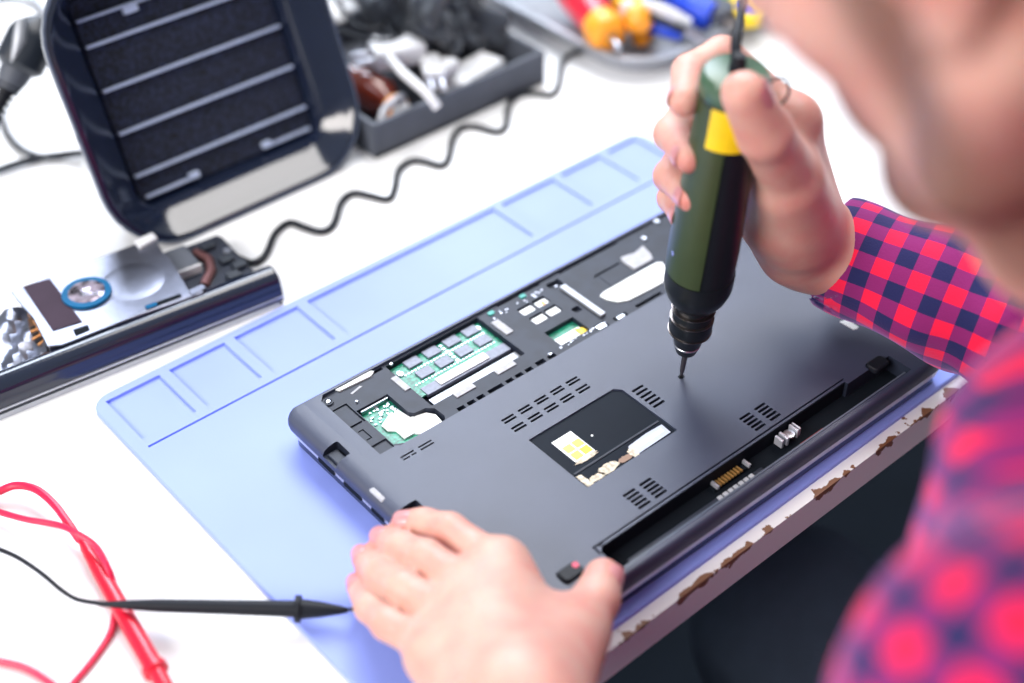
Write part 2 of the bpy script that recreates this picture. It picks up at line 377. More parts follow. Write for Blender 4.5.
cut.prism([(211, 184), (215.5, 188.4), (236, 188.4), (236, 186.6), (216.5, 186.6), (213, 183.2)], 24, 25.3)
boolean(case, cut, LM)
case.data.materials.append(M_inner)
_inv = LM.inverted()
for pf in case.data.polygons:
    c = _inv @ pf.center
    if c.z < 25.6 and 3 < c.x < LW-3 and 3.5 < c.y < LD-3: pf.material_index = 1
# ports in the silver side
for y0, y1, z0, z1 in ((163, 178, 11.3, 15.2), (138, 154, 11.5, 15), (118, 129, 11.5, 15)):
    L(MB().prism(rrect(y0, y1, z0, z1, 1, 3), .3, 1.4, Matrix(((0, 0, 1, 0), (1, 0, 0, 0), (0, 1, 0, 0), (0, 0, 0, 1)))), 'side_port', M_hole)
# floors of the recesses
cbd = L(MB().box(155.5, 177.9, 152.4, 167.1, 21.0, 21.6), 'circuit_board', M_pcb)
o = L(MB().box(157, 176.5, 152.6, 160.5, 21.6, 22.8), 'board_label', M_foil, cbd); o['label'] = 'white label over the small green circuit board'
L(MB().prism([(172.5, 153), (177.7, 153), (177.7, 158), (172.5, 160)], 22.8, 23.3), 'label_seal', M_yellow)['label'] = 'yellow corner of the white label'
for i, a in enumerate(((157.4, 166.6, 176.6, 181.9), (169, 177.3, 176.6, 181.9), (157.4, 166.6, 187.4, 192.7), (169, 177.3, 187.4, 192.4))):
    L(MB().box(a[0], a[1], a[2], a[3], 22.5, 24.6), 'foil_pad', M_foil, bevel=.0002)['label'] = 'white foil pad in a square hole'
L(MB().prism(rrect(172.5, 175, 187.6, 191, 1.2, 4), 24.6, 24.9), 'orange_dot', M_orange)
# memory module
ram = L(MB().box(68.2, 134.0, 173, 203.2, 20.6, 21.7), 'memory_module', M_pcb)
for y in (199.5, 188.0):
    for x in (82, 96, 110.8, 125.2):
        L(MB().box(x-4.9, x+4.9, y-3.6, y+3.4, 21.7, 23.0), 'memory_chip', M_chip, ram, bevel=.0002)
L(MB().box(82.5, 118.3, 173.2, 179.2, 22.3, 23.1), 'module_label', M_foil, ram, bevel=.0001)['label'] = 'blank white strip label'
fl_ = MB()
for k in range(26): fl_.box(72+2.3*k, 73.1+2.3*k, 193.0, 194.1, 21.7, 22.1); fl_.box(71.5+2.3*k, 72.6+2.3*k, 182.3, 183.2, 21.7, 22.1)
for k in range(6): fl_.box(102.5, 104.3, 184+3.2*k, 185.4+3.2*k, 21.7, 22.2)
fl_.prism(rrect(128.5, 132, 197, 200.5, 1.7, 4), 21.7, 22.6); fl_.prism(rrect(69, 72.2, 194, 198.5, 1.5, 4), 21.7, 22.6)
L(fl_, 'surface_components', M_silver, ram)['kind'] = 'stuff'
sk = L(MB().box(71.8, 133.5, 171.8, 178.8, 20.0, 22.2), 'memory_socket', M_chip)
L(MB().box(70, 134, 163.8, 168.8, 19, 21.5), 'socket_shield', M_matte_grey)
L(MB().box(74, 132, 169.0, 171.6, 19, 20.2), 'socket_gap', M_hole)
# pads round the memory bay
for q in ([(62, 179.6), (65.9, 179.6), (65.9, 193.3), (62, 193.3)], [(137, 179.8), (142.2, 179.8), (142.2, 194.4), (137, 194.4)],
          [(80.6, 156.2), (94.4, 156.2), (94.4, 160), (80.6, 160)], [(110.5, 156), (124.3, 156), (124.3, 160.3), (110.5, 160.3)]):
    L(MB().prism(q, 25.2, 25.9), 'foam_pad', M_pad, bevel=.0001)
# wireless card
wc = L(MB().box(33, 53, 150, 183.5, 20.5, 21.3), 'wireless_card', M_pcb)
c_ = MB()
random.seed(2)
for k in range(26):
    x = random.uniform(34, 51); y = random.uniform(171, 182); w_ = random.uniform(.7, 2.2); c_.box(x, x+w_, y, y+random.uniform(.6, 1.4), 21.3, 22)
L(c_, 'card_components', M_silver, wc)['kind'] = 'stuff'
L(MB().prism([(37, 168.5), (44, 172), (51.5, 172), (53, 163.5), (62, 160.5), (65, 156), (64, 148.5), (50, 148.5), (47, 152), (40.5, 152), (40.5, 160), (37, 163)], 21.4, 22.6), 'shield_foil', M_foil, wc)
L(MB().box(34, 52, 183.0, 184.0, 21.5, 24.0), 'card_edge', M_steel, wc)
# brackets, bars, screws, foil strip, speaker grille opening
L(MB().prism([(32.5, 205.9), (34, 203.4), (55, 202.2), (58, 204.2), (57, 206), (36, 205.6)], 25.2, 26.2), 'foil_strip', M_foil)
L(MB().prism([(38, 197), (46, 198.8), (45, 200), (37.5, 198.2)], 25.2, 25.5), 'glue_smear', M_pad)
L(MB().box(190.0, 194.4, 155.5, 192.5, 25.2, 27.2), 'cable_clamp', M_matte_grey, bevel=.0004)
L(MB().box(181.5, 188.3, 147.6, 151.8, 23, 25.4), 'metal_clip', M_steel, bevel=.0003)
L(MB().box(197, 203, 147.2, 150, 23, 25.4), 'metal_clip', M_steel, bevel=.0003)
blade = [(203.6, 170.8), (204.3, 165.5), (208, 159.3), (214, 156.4), (232, 155.5), (243.8, 155.2), (250, 158.2), (254.6, 163.8), (256.4, 170.5), (253, 172.3), (228, 172.5), (208, 172.2)]
L(MB().prism(blade, 25.2, 26.0), 'thermal_sheet', M_foil, bevel=.0003)['label'] = 'long white curved sheet'
L(MB().prism([(238, 176), (254, 176), (257, 181), (259, 190), (250, 188), (240, 190.2), (238, 186)], 25.2, 26.4), 'drive_tab', M_pad)['label'] = 'grey plastic tab'
L(MB().prism([(216, 173.6), (236, 174), (236, 186), (217, 186)], 25.2, 25.6), 'drive_cover', M_inner)
def screw(x, y, r, z, m=M_steel):
    L(MB().lathe([(0, r), (.9, r), (1.2, r*.8)], (x, y, z), (x, y, z+2), 16), 'screw', m)
for x, y, r in ((285, 203.6, 2.0), (265.6, 195.5, 1.9), (23.8, 200.3, 1.4), (69.5, 203.0, 1.0), (36, 190, .8)): screw(x, y, r, 25.2)
L(MB().lathe([(0, 3), (.9, 3), (.9, 2.2), (.3, 2.2)], (23.8, 200.3, 25.2), (23.8, 200.3, 27), 20), 'screw_boss', M_inner)
for x, y in ((143, 201.5), (168, 201.5)):
    L(MB().prism(rrect(x-2, x+2, y-1.6, y+1.6, .8, 3), 25.2, 26), 'test_point', mat('teal_lacquer', (.01, .30, .26), .4))
sm = MB()
for k in range(34):
    x = random.uniform(140, 190); y = random.choice((149.5+random.uniform(0, 1.5), 197+random.uniform(-1.5, 2.5))); sm.box(x, x+random.uniform(.5, 1.8), y, y+random.uniform(.4, .9), 25.2, 25.5)
L(sm, 'solder_marks', M_silver)['kind'] = 'stuff'
# label window under the missing film
L(MB().prism([(88.2, 57.2), (153.8, 57.2), (153.8, 99.6), (150.4, 103.2), (88.2, 103.2)], 25.8, 26.05), 'label_panel', M_label)
L(MB().box(89.5, 152, 68.3, 69.6, 26.05, 26.5), 'panel_rib', M_inner, bevel=.0001)
lic = L(MB().prism([(96.2, 75.2), (110.3, 75.2), (110.3, 94.6), (96.2, 94.6)], 26.05, 26.15), 'licence_sticker', M_foil)
lic['label'] = 'peeling white sticker with a yellow four-pane emblem'
for x0, y0, g in ((97.6, 82.4, 0), (104.2, 82.4, 1), (97.6, 76.0, 1), (104.2, 76.0, 2)):
    L(MB().box(x0, x0+5.6, y0, y0+5.4, 26.15, 26.2), 'emblem_pane', mat('olive_yellow_ink%d' % g, ((.52, .55, .13), (.50, .52, .10), (.58, .62, .02))[g], .5), lic)
torn = mat('torn_paper', (.72, .64, .50), .8, var=.35, vscale=500)
def ragged(cx, cy, rx, ry, n=22, s=0):
    rd = random.Random(s); return [(cx+rx*math.cos(2*math.pi*k/n)*rd.uniform(.8, 1.12), cy+ry*math.sin(2*math.pi*k/n)*rd.uniform(.75, 1.15)) for k in range(n)]
for a in ((103, 73.8, 8, 1.7, 1), (106.8, 60.8, 7, 3.4, 3), (97.5, 59.6, 5.2, 2.4, 4)):
    L(MB().prism([(x, max(y, 57.6)) for x, y in ragged(a[0], a[1], a[2], a[3], s=a[4])], 26.05, 26.4), 'torn_paper', torn)
L(MB().prism([(89, 57.6), (93, 57.6), (92, 66.5), (89, 67)], 26.05, 26.3), 'torn_paper', torn)
L(MB().prism(ragged(118.5, 60, 5, 2.2, s=7), 26.05, 26.25), 'glue_residue', mat('brown_glue', (.30, .19, .13), .6))
L(MB().prism([(125, 58), (151, 58.6), (151.5, 66), (140, 66.6), (126, 65.6), (123, 62)], 26.05, 26.2), 'label_remnant', mat('pale_blue_paper', (.55, .60, .75), .6))
L(MB().prism([(131, 61), (149, 61.5), (149, 64), (131, 63.6)], 26.2, 26.3), 'label_strip', M_foil)
L(MB().prism(ragged(124.5, 60.5, 2.6, 3.4, s=11), 26.05, 26.5), 'torn_paper', torn)
L(MB().lathe([(0, .7), (.3, .7)], (116.7, 84.4, 26.05), (116.7, 84.4, 27), 10), 'paper_dot', M_foil)
# battery bay fittings
L(MB().box(66.5, 290.5, 7.2, 22.5, 16.2, 16.6), 'bay_floor', M_hole)
L(MB().box(66.5, 253, 22.35, 22.75, 16.2, 26.6), 'bay_wall', M_hole)
bcn = L(MB().box(143, 172, 17.4, 21.0, 14.5, 19), 'battery_connector', M_hole)
for k in range(8): L(MB().box(147+2.3*k, 148.1+2.3*k, 17.0, 21.4, 19, 20.2), 'contact_pin', M_gold, bcn)
for x in (144, 168.5): L(MB().box(x, x+1.5, 16.5, 21.6, 19, 21.2), 'connector_lug', M_silver, bcn)
L(MB().box(66, 288, 6.0, 7.0, 14.5, 25.5), 'bay_lip', M_silver if False else mat('lip_plastic', (.10, .12, .17), .3))
L(MB().box(75, 175, 9, 13.5, 16.5, 18.2), 'bay_rail', M_inner, bevel=.0003)
b_ = MB()
for k in range(7): b_.box(140+4*k, 142.6+4*k, 10+.4*(k % 3), 13, 18.2, 19.2)
L(b_, 'bay_foil', M_pad)
for a in ((192, 193.6, 14.5, 20), (195.8, 197.4, 14, 20.5), (204.6, 205.8, 14.5, 21), (207, 208.0, 15, 21)): L(MB().box(a[0], a[1], a[2], a[3], 20, 25.5), 'latch_rib', M_silver, bevel=.0002)
L(MB().lathe([(0, 3.2), (1, 3.2), (1.2, 2)], (201.3, 17.6, 22.5), (201.3, 17.6, 26), 20), 'latch_boss', M_steel)
L(MB().box(205, 224, 10.2, 12.0, 16.5, 17.5), 'warning_print', mat('dull_red_print', (.22, .02, .02), .6))
# feet, corner latches, drilled hole
for x0 in (36, 273.3):
    L(MB().levels([[(x, y, z) for x, y in rrect(x0+i, x0+12.7-i, 15.7+i, 24.1-i, 2.4-i*.5, 6)] for z, i in ((25.8, 0), (28.2, 0), (28.8, .7))]), 'rubber_foot', M_rubberblack)
L(MB().prism(rrect(45, 48.3, 19.5, 23, 1.4, 4), 28.8, 29.0), 'foot_dot', mat('pink_print', (.85, .08, .16), .5))
L(MB().box(1, 7.5, 159, 169, 21.5, 23.2), 'corner_latch', M_inner, bevel=.0005)
L(MB().box(1.2, 5.6, 119.5, 131, 22, 26.2), 'corner_pad', M_pad, bevel=.0008)['label'] = 'light grey rubber pad'
L(MB().box(2, 13.5, 102, 107.5, 21.5, 24), 'side_latch', M_black, bevel=.0008)
L(MB().prism([(293.5, 59), (298, 57.4), (298.2, 48.6), (296.4, 48), (293.8, 49)], 27, 27.25), 'paper_scrap', M_foil)['label'] = 'small torn white paper scrap'
tipL = (187.0, 84.5)
TIP = W(681, 377, .0268)
ml = np.linalg.inv(np.array(LM)) @ np.array([*TIP, 1])
L(MB().prism(ragged(ml[0], ml[1], 2.1, 1.7, 18, 5), 27.0, 27.12), 'drilled_hole', M_hole)

# ================================================================== ROTARY TOOL
TOP = D(736, 76, .650)
ax = (TOP-TIP); LEN = np.linalg.norm(ax); ax = ax/LEN
TZ = Vector(ax); TX = Vector(-RT+ax*(RT@ax)).normalized()*-1; TY = TZ.cross(TX)
TM = Matrix(((TX.x, TY.x, TZ.x, TIP[0]), (TX.y, TY.y, TZ.y, TIP[1]), (TX.z, TY.z, TZ.z, TIP[2]), (0, 0, 0, 1)))
# local frame: z along the tool, x to the right of the picture, -y toward the viewer
tool = thing('rotary_tool', 'green and black handheld electric tool held upright on the laptop', 'tool', tuple(TIP))
def T(mb, name, m, parent=None, bevel=0.0, smooth=None): return mb.build(name, m, parent or tool, smooth, bevel, M=TM)
def lz(prof, seg=40, sx=1.0, a0=0, a1=360, off=0.0):
    mb = MB(); loops = []
    for z, r in prof:
        loops.append([((r+off)*math.cos(math.radians(a0+(a1-a0)*i/seg))*sx, (r+off)*math.sin(math.radians(a0+(a1-a0)*i/seg)), z) for i in range(seg)])
    return mb.levels(loops)
T(lz([(0, .0009), (.004, .0011), (.006, .0015), (.020, .0017), (.030, .0017)], 14), 'bit', M_chrome)['label'] = 'thin steel bit'
T(lz([(.020, .0040), (.022, .0060), (.027, .0072), (.034, .0088), (.038, .0106)], 32), 'collet_nut', M_tool_black)
T(lz([(.0262, .0070), (.0268, .0075), (.0278, .0077), (.0282, .0074)], 32), 'collet_ring', M_steel)
T(lz([(.037, .0106), (.040, .0119), (.047, .0119), (.0475, .0110), (.0535, .0108), (.054, .0103), (.062, .0107), (.063, .0118)], 36), 'chuck', M_tool_black)
for z in (.0382, .0476, .0545): T(lz([(z, .0108), (z+.0003, .0122), (z+.0010, .0122), (z+.0013, .0108)], 36), 'chuck_ring', M_chrome)
body_prof = [(.060, .0110), (.062, .0140), (.066, .0162), (.071, .0178), (.074, .0184)]
T(lz(body_prof+[(.083, .0184)], 48), 'nose_cone', M_tool_black)
bp = [(.083, .0178), (.100, .0180), (.125, .0174), (.150, .0165), (.175, .0156), (.198, .0150)]
T(lz(bp, 48), 'housing', M_tool_black)
def shell(prof, a0, a1, th, z0f=None, seg=26):      # a curved plate lying on the housing
    mb = MB(); vs = []; n = seg+1
    for lay in (0.0, th):
        for z, r in prof:
            for i in range(n):
                a = math.radians(a0+(a1-a0)*i/seg); vs.append(((r+lay)*math.cos(a), (r+lay)*math.sin(a), z))
    m = len(prof); fs = []
    for k in range(m-1):
        for i in range(seg):
            q = (k*n+i, k*n+i+1, (k+1)*n+i+1, (k+1)*n+i); fs.append(q[::-1]); fs.append(tuple(m*n+j for j in q))
    for k in range(m-1):
        for i in (0, seg): q = (k*n+i, (k+1)*n+i, m*n+(k+1)*n+i, m*n+k*n+i); fs.append(q)
    for i in range(seg):
        for k in (0, m-1): q = (k*n+i, k*n+i+1, m*n+k*n+i+1, m*n+k*n+i); fs.append(q)
    return mb.faces(vs, fs)
rr = lambda z: float(np.interp(z, [p[0] for p in bp], [p[1] for p in bp]))
# viewer side is -y (angle 270); the left flank (angle 180) is painted green as lit, the rest black as shaded
T(shell([(z, rr(z)) for z in (.084, .088, .100, .115, .130, .145, .160, .175, .195)], 120, 262, .0009), 'lit_green_flank', M_tool_green)['label'] = 'olive green lit flank of the tool body'
T(shell([(z, rr(z)) for z in (.172, .180, .188, .1955)], 228, 312, .0014), 'yellow_panel', M_yellow)['label'] = 'bright yellow label panel'
T(lz([(.194, .0156), (.1960, .0166), (.201, .0168), (.2045, .0164), (.2068, .0148), (.2076, .0120), (.2078, .0001)], 48), 'end_cap', M_tool_cap)['label'] = 'pale green end cap'
T(lz([(.1935, .0158), (.1945, .0166), (.1955, .0166)], 48), 'cap_seam', M_tool_black)
T(MB().prism(rrect(-.0050, .0045, -.0125, -.0090, .0012, 4), .2066, .2088), 'slide_switch', M_white)
T(MB().lathe([(0, .0014), (.001, .0014)], (-.0166, -.0070, .100), (-.0196, -.0080, .100)), 'housing_screw', M_steel)
# wire hanging ring on the right of the cap
ring = [(.0175+.0055*math.sin(a)+.002, -.004, .199-.008*math.cos(a)) for a in np.linspace(0, 2*math.pi, 22)[:-1]]
T(MB().tube(ring+[ring[0]], .0007, 8), 'hanging_ring', M_black)
# cord: from the cap, up and away out of the picture
c0 = TIP+ax*.206
cordp = spline([c0, D(736, 44, .652), D(739, 22, .66), D(743, 0, .68), D(752, -60, .74), D(790, -160, .88), D(900, -220, 1.1)], 8)
MB().tube(cordp, [.0026]*12+[.0022]*(len(cordp)-12), 12).build('power_cord', M_rubberblack, tool)
MB().tube([c0-ax*.001, c0+ax*.010], [.0048, .0030], 14).build('cord_sleeve', M_rubberblack, tool)
# ================================================================== FUME EXTRACTOR (leaning filter unit)
th = math.radians(22)
FM = Matrix(((1, 0, 0, .392), (0, -math.cos(th), math.sin(th), .720), (0, math.sin(th), math.cos(th), .0), (0, 0, 0, 1)))
# local: x along the table, y out of the face (towards the bench front), z up the leaning face
fx = thing('fume_extractor', 'black solder fume extractor leaning back on the table, showing its foam filter', 'fume extractor', (.392, .735, 0))
def F(mb, name, m, parent=None, bevel=0.0, smooth=None): return mb.build(name, m, parent or fx, smooth, bevel, M=FM)
def fl3(x0, x1, z0, z1, r, y, n=8): return [(x, y, z) for x, z in rrect(x0, x1, z0, z1, r, n)]
FX0, FX1, FZ0, FZ1 = -.1015, .0995, .0005, .1880
def ins(i, y, r): return fl3(FX0+i, FX1-i, FZ0+i, FZ1-i, r+.003, y)
frame_loops = [ins(.055, -.075, .02), ins(.026, -.050, .030), ins(.010, -.022, .040), ins(.0025, -.012, .044), ins(.0, -.004, .046), ins(0, .000, .046), ins(.0012, .0016, .045), ins(.0045, .0016, .042),
               ins(.0075, -.0015, .038), fl3(-.077, .078, .0210, .177, .022, -.0120), fl3(-.0700, .0715, .0280, .168, .010, -.0225), fl3(-.0690, .0705, .0290, .167, .008, -.0270)]
mb = MB(); n = len(frame_loops[0]); vs = [p for l in frame_loops for p in l]
fs = [tuple(range(n))]
for k in range(len(frame_loops)-1): fs += [(k*n+i, k*n+(i+1) % n, (k+1)*n+(i+1) % n, (k+1)*n+i) for i in range(n)]
k = len(frame_loops)-1
fs.append(tuple(range(k*n, k*n+n)))
F(mb.faces(vs, fs), 'filter_frame', M_gloss)
lp_ = [(x, .0010, z) for x, z in rrect(FX0+.0004, FX1-.0004, FZ0+.0004, FZ1-.0004, .0486, 8)]
F(MB().tube(lp_+[lp_[0]], .0010, 8), 'rim_bead', mat('worn_rim', (.07, .09, .14), .3))
F(MB().box(-.0685, .0700, -.0270, -.0232, .0295, .1665), 'foam_filter', M_foam)
M_bar = mat('pale_grille_bar', (.42, .49, .66), .4)
for z, x0, x1 in ((.0480, -.0680, .0695), (.0780, -.068, .0695), (.1073, -.068, .0695), (.1368, -.068, .0695)):
    F(MB().box(x0, x1, -.0232, -.0195, z-.0010, z+.0010), 'grille_bar', M_bar, bevel=.0004)
F(MB().box(-.068, .06, -.0232, -.0195, .1530, .1548), 'grille_bar', M_bar, bevel=.0004)
for x0, x1 in ((-.0655, -.031), (.034, .0675)):
    F(MB().box(x0, x1, -.0232, -.020, .0315, .0335), 'lower_grille_bar', M_bar, bevel=.0004)
for x in (-.028, .031): F(MB().box(x-.0035, x+.0035, -.0232, -.0182, .0318, .0362), 'filter_clip', M_bar, bevel=.0006)
F(MB().box(-.036, -.026, -.0232, -.0182, .1485, .1530), 'filter_clip', M_bar, bevel=.0006)
MB().box(-.07, .09, .0, .07, 0, .010, Matrix.Translation((.392, .735, 0))).build('stand_foot', M_black, fx, bevel=.003)

# ================================================================== DISMANTLED LAPTOP CHASSIS
ch = thing('laptop_chassis', 'dismantled dark laptop chassis at the left with a bare metal drive cage on it', 'laptop part', (.3465, .620, 0), math.radians(-6))
CM = ch.matrix_world.copy()
def H(mb, name, m, parent=None, bevel=0.0, smooth=None): return mb.build(name, m, parent or ch, smooth, bevel, M=CM)
# local: -x to the left along the bar, y back
prof = [(.003, 0), (.0, .0015), (-.0005, .0060), (.0005, .0120)]
for a in range(0, 181, 15): prof.append((.0105-.0095*math.cos(math.radians(a)), .0130+.0095*math.sin(math.radians(a))))
prof += [(.021, .009), (.024, .0085), (.030, .0085), (.072, .0085), (.074, .007), (.074, 0)]
XM = Matrix(((0, 0, 1, 0), (1, 0, 0, 0), (0, 1, 0, 0), (0, 0, 0, 1)))
H(MB().prism(prof[:18], -.42, .0, XM), 'hinge_bar', M_gloss, bevel=.0015)
H(MB().prism([(.0175, .001), (.019, .0095), (.078, .0085), (.080, .0), ], -.42, -.005, XM), 'base_tray', M_black, bevel=.0008)
H(MB().box(-.42, .0, -.0012, .0008, .0062, .0070), 'bar_seam', M_silver)
H(MB().box(-.42, -.004, -.0008, .0006, 0, .0035), 'lower_strip', M_steel)
# right end clutter on the tray
H(MB().box(-.085, -.008, .022, .076, .0085, .0125), 'speaker_housing', M_inner, bevel=.001)
H(MB().box(-.066, -.034, .046, .070, .0125, .0190), 'cooling_box', M_box, bevel=.001)
H(MB().box(-.066, -.034, .0445, .046, .0125, .0185), 'box_edge', M_white)
H(MB().tube([(-.040, .030, .0125), (-.030, .040, .0135), (-.026, .052, .0135), (-.030, .064, .0135)], .0035, 10), 'heat_pipe', mat('dull_bronze', (.16, .07, .07), .35, metal=.6))
for x, y in ((-.020, .028), (-.016, .046), (-.020, .066), (-.012, .036)): H(MB().box(x-.005, x+.004, y-.004, y+.003, .0125, .0155), 'mount_boss', M_black, bevel=.0005)
for x, y in ((-.012, .054), (-.058, .072)): H(MB().lathe([(0, .0025), (.002, .0025)], (x, y, .0125), (x, y, .02), 14), 'screw', M_steel)
# the bare metal cage: measured corners on the plane z = .024
cg = thing('drive_cage', 'bare metal drive cage with a round blue-rimmed window lying on the dark chassis', 'metal cage', (*W(120, 300, 0)[:2], .0128))
def P3(px, py, z): w = W(px, py, z); return (w[0], w[1])
def C(mb, name, m, bevel=0.0, smooth=None, parent=None): return mb.build(name, m, parent or cg, smooth, bevel)
pl = [P3(*q, .024) for q in ((10, 291), (62, 271), (100, 257), (143, 241), (156, 240), (163, 252), (170, 258), (176, 268), (189, 290), (196, 292), (62, 345), (47, 346), (33, 318), (17, 300))]
C(MB().prism(pl, .0222, .0240), 'cage_plate', M_cage, bevel=.0005)
C(MB().prism([P3(*q, .020) for q in ((50, 352), (205, 297), (200, 291), (47, 345))], .0125, .0238), 'cage_side', M_cage, bevel=.0006)
C(MB().prism([P3(*q, .024) for q in ((23, 287), (50, 279), (82, 322), (53, 331))], .0240, .0246), 'smoky_panel', M_brownplate)
dc = W(87, 294, .024)
C(MB().lathe([(0, .0150), (.0018, .0150), (.0020, .0118)], (dc[0], dc[1], .0240), (dc[0], dc[1], .03), 40), 'window_rim', M_cyan)
C(MB().lathe([(0, .0118), (.0012, .0118), (.0024, .008), (.003, .0001)], (dc[0], dc[1], .0246), (dc[0], dc[1], .03), 36), 'window_lens', mat('pinkish_lens', (.30, .26, .32), .12, metal=.5, var=.9, vscale=160))
bc = W(140, 292, .024)
C(MB().lathe([(0, .020), (.0006, .017), (.0010, .011), (.0011, .0001)], (bc[0]+.002, bc[1]+.012, .0238), (bc[0]+.002, bc[1]+.012, .03), 40), 'round_boss', M_cage)
for a, b_, c_, d_ in (((145, 307), (180, 294), (182, 297), (147, 310)), ((73, 330), (88, 325), (90, 330), (76, 336))):
    C(MB().prism([P3(*q, .024) for q in (a, b_, c_, d_)], .0239, .0244), 'edge_slot', M_hole)
C(MB().prism([P3(*q, .024) for q in ((145, 307), (156, 303), (158, 306), (147, 310))], .0244, .0250), 'blue_tab', M_cyan)
for q in ((71, 340), (178, 302), (186, 300)):
    w_ = W(*q, .018); C(MB().lathe([(0, .0028), (.001, .0028)], (w_[0], w_[1]+.002, .0165), (w_[0]-.002, w_[1]-.004, .0165), 16), 'side_screw', M_hole)
C(MB().prism([P3(*q, .024) for q in ((188, 291), (203, 284), (206, 288), (192, 296))], .018, .0245), 'corner_hook', M_cage, bevel=.0004)
C(MB().prism([P3(*q, .024) for q in ((134, 243), (153, 235), (158, 240), (140, 250))], .0235, .0265), 'corner_bracket', M_white, bevel=.0008)
# flex cables and the torn end at the far left
jk = thing('flex_connector', 'orange flat cable with a copper contact bar at the end of the metal cage', 'cable', (*W(40, 330, 0)[:2], .0128))
MB().prism([P3(*q, .020) for q in ((26, 308), (33, 305), (50, 333), (43, 337))], .0128, .0215).build('contact_bar', M_copper, jk, bevel=.0004)
MB().prism([P3(*q, .020) for q in ((30, 317), (37, 314), (40, 319), (33, 322))], .0214, .0222).build('bar_band', M_black, jk)
for k in range(7):
    a = W(22+3.2*k, 332+2.6*k, .0165); b_ = W(36+2.0*k, 326+2.6*k, .018)
    MB().tube([a, b_], .0007, 6).build('wire_strand', M_copper if k % 2 else M_black, jk)
mp = thing('mirror_plate', 'crumpled shiny foil shield at the far left end of the chassis', 'foil', (*W(10, 350, 0)[:2], .0128))
rd = random.Random(5); g_ = MB(); nx, ny = 16, 12; vv = []
for top in (0, 1):
    for j in range(ny):
        for i in range(nx):
            px = -60+i*6.6+j*0.9; py = 335-i*2.3+j*5.4+0
            h_ = .0128 if not top else .0155+.0022*math.sin(i*1.3+j*.8)+rd.uniform(0, .0022)
            w_ = W(px, py, .016); vv.append((w_[0], w_[1], h_))
ff = []
for j in range(ny-1):
    for i in range(nx-1):
        q = (j*nx+i, j*nx+i+1, (j+1)*nx+i+1, (j+1)*nx+i); ff.append(q[::-1]); ff.append(tuple(x+nx*ny for x in q))
for i in range(nx-1):
    for j in (0, ny-1): q = (j*nx+i, j*nx+i+1); ff.append((q[0], q[1], q[1]+nx*ny, q[0]+nx*ny))
for j in range(ny-1):
    for i in (0, nx-1): q = (j*nx+i, (j+1)*nx+i); ff.append((q[0], q[1], q[1]+nx*ny, q[0]+nx*ny))
g_.faces(vv, ff).build('foil_sheet', M_cage, mp)

# ================================================================== CORDS ON THE TABLE
def full(ox, oy, s, pts): return [(ox+x/s, oy+y/s) for x, y in pts]
cp = full(140, 220, 5.69, [(440, 145), (480, 165), (560, 215), (640, 245), (700, 215)]) + \
     full(130, 90, 4.267, [(590, 680), (620, 610), (680, 565), (740, 585), (820, 605), (870, 570), (900, 480), (950, 440), (1020, 450)]) + full(280, 0, 3.413, [(370, 680), (392, 640), (405, 580), (450, 548), (500, 553), (550, 566), (575, 540), (590, 470), (620, 435), (670, 432), (740, 450), (770, 430), (780, 360), (820, 322), (880, 318), (925, 325), (950, 290), (965, 210), (1000, 182)]) + \
     full(500, 0, 3.413, [(270, 178), (320, 182), (372, 196)])
xs = spline([[p[0], p[1], 0] for p in cp], 5)
pts = []
for k, p in enumerate(xs): w_ = W(p[0], p[1], .0022); pts.append(w_)
def resamp(P, st):
    P = np.array(P); d = np.r_[0, np.cumsum(np.linalg.norm(np.diff(P, axis=0), axis=1))]; s = np.arange(0, d[-1], st)
    return np.stack([np.interp(s, d, P[:, i]) for i in range(3)], 1)
pts = resamp(pts, .004)
tag(MB().tube(pts, .0023, 10).build('wavy_cord', M_rubberblack), 'thin black wavy cord lying across the white table behind the mat', 'cord')
# cords at the upper left
a_ = spline([W(-60, 60, .004), W(-10, 95, .004), W(8, 135, .004), W(28, 153, .004), W(55, 157, .004), W(90, 150, .004), W(140, 130, .004)], 8)
tag(MB().tube(a_, .0022, 10).build('power_cable', M_rubberblack), 'black cable curving to the fume extractor at the upper left', 'cable')
a_ = spline([W(-60, 190, .004), W(-5, 171, .004), W(30, 160, .004), W(60, 155, .004), W(90, 152, .0085), W(130, 146, .004)], 8)
tag(MB().tube(a_, .0026, 10).build('power_cable', M_rubberblack), 'straighter black cable crossing under the curved one, left of the fume extractor', 'cable')
# soldering sleeve / strain relief
sr = thing('cable_plug', 'black plug with ribbed strain relief and grey ring at the upper left corner', 'plug', tuple(W(5, 150, 0)))
A0, A1 = D(36, 30, .95), D(4, 96, .95)
dv = (A1-A0)/np.linalg.norm(A1-A0)
MB().lathe([(-.01, .004), (0, .0145), (.006, .0165), (.026, .0165), (.030, .0120)], A0, A1, 24).build('plug_body', M_black, sr)
MB().lathe([(.028, .011), (.036, .010), (.046, .007)], A0, A1, 20).build('plug_collar', M_box, sr)
pr = []
for k in range(7): t = .040+.0045*k; r = .0085-.0006*k; pr += [(t, r), (t+.0022, r), (t+.0024, r-.003), (t+.0043, r-.003)]
MB().lathe(pr, A0, A1, 18).build('strain_relief', M_rubberblack, sr)
cc = D(2, 24, .965)
rg = [cc+RT*(.030*math.cos(a))+UP*(.021*math.sin(a))+FWD*(.010*math.sin(a)) for a in np.linspace(-.8, 2.9, 26)]
MB().tube(rg, .0042, 12).build('lamp_ring', M_matte_grey, sr)
MB().tube([D(12, 62, .935), D(20, 40, .935), D(22, 20, .935)], [.0012, .005, .004], 14).build('metal_tongue', M_matte_grey, sr)
MB().tube(spline([A1+dv*.008, A1+dv*.05+np.array([0, 0, -.02]), W(-60, 170, .003), W(-130, 160, .003)], 8), .0026, 10).build('plug_cord', M_rubberblack, sr)

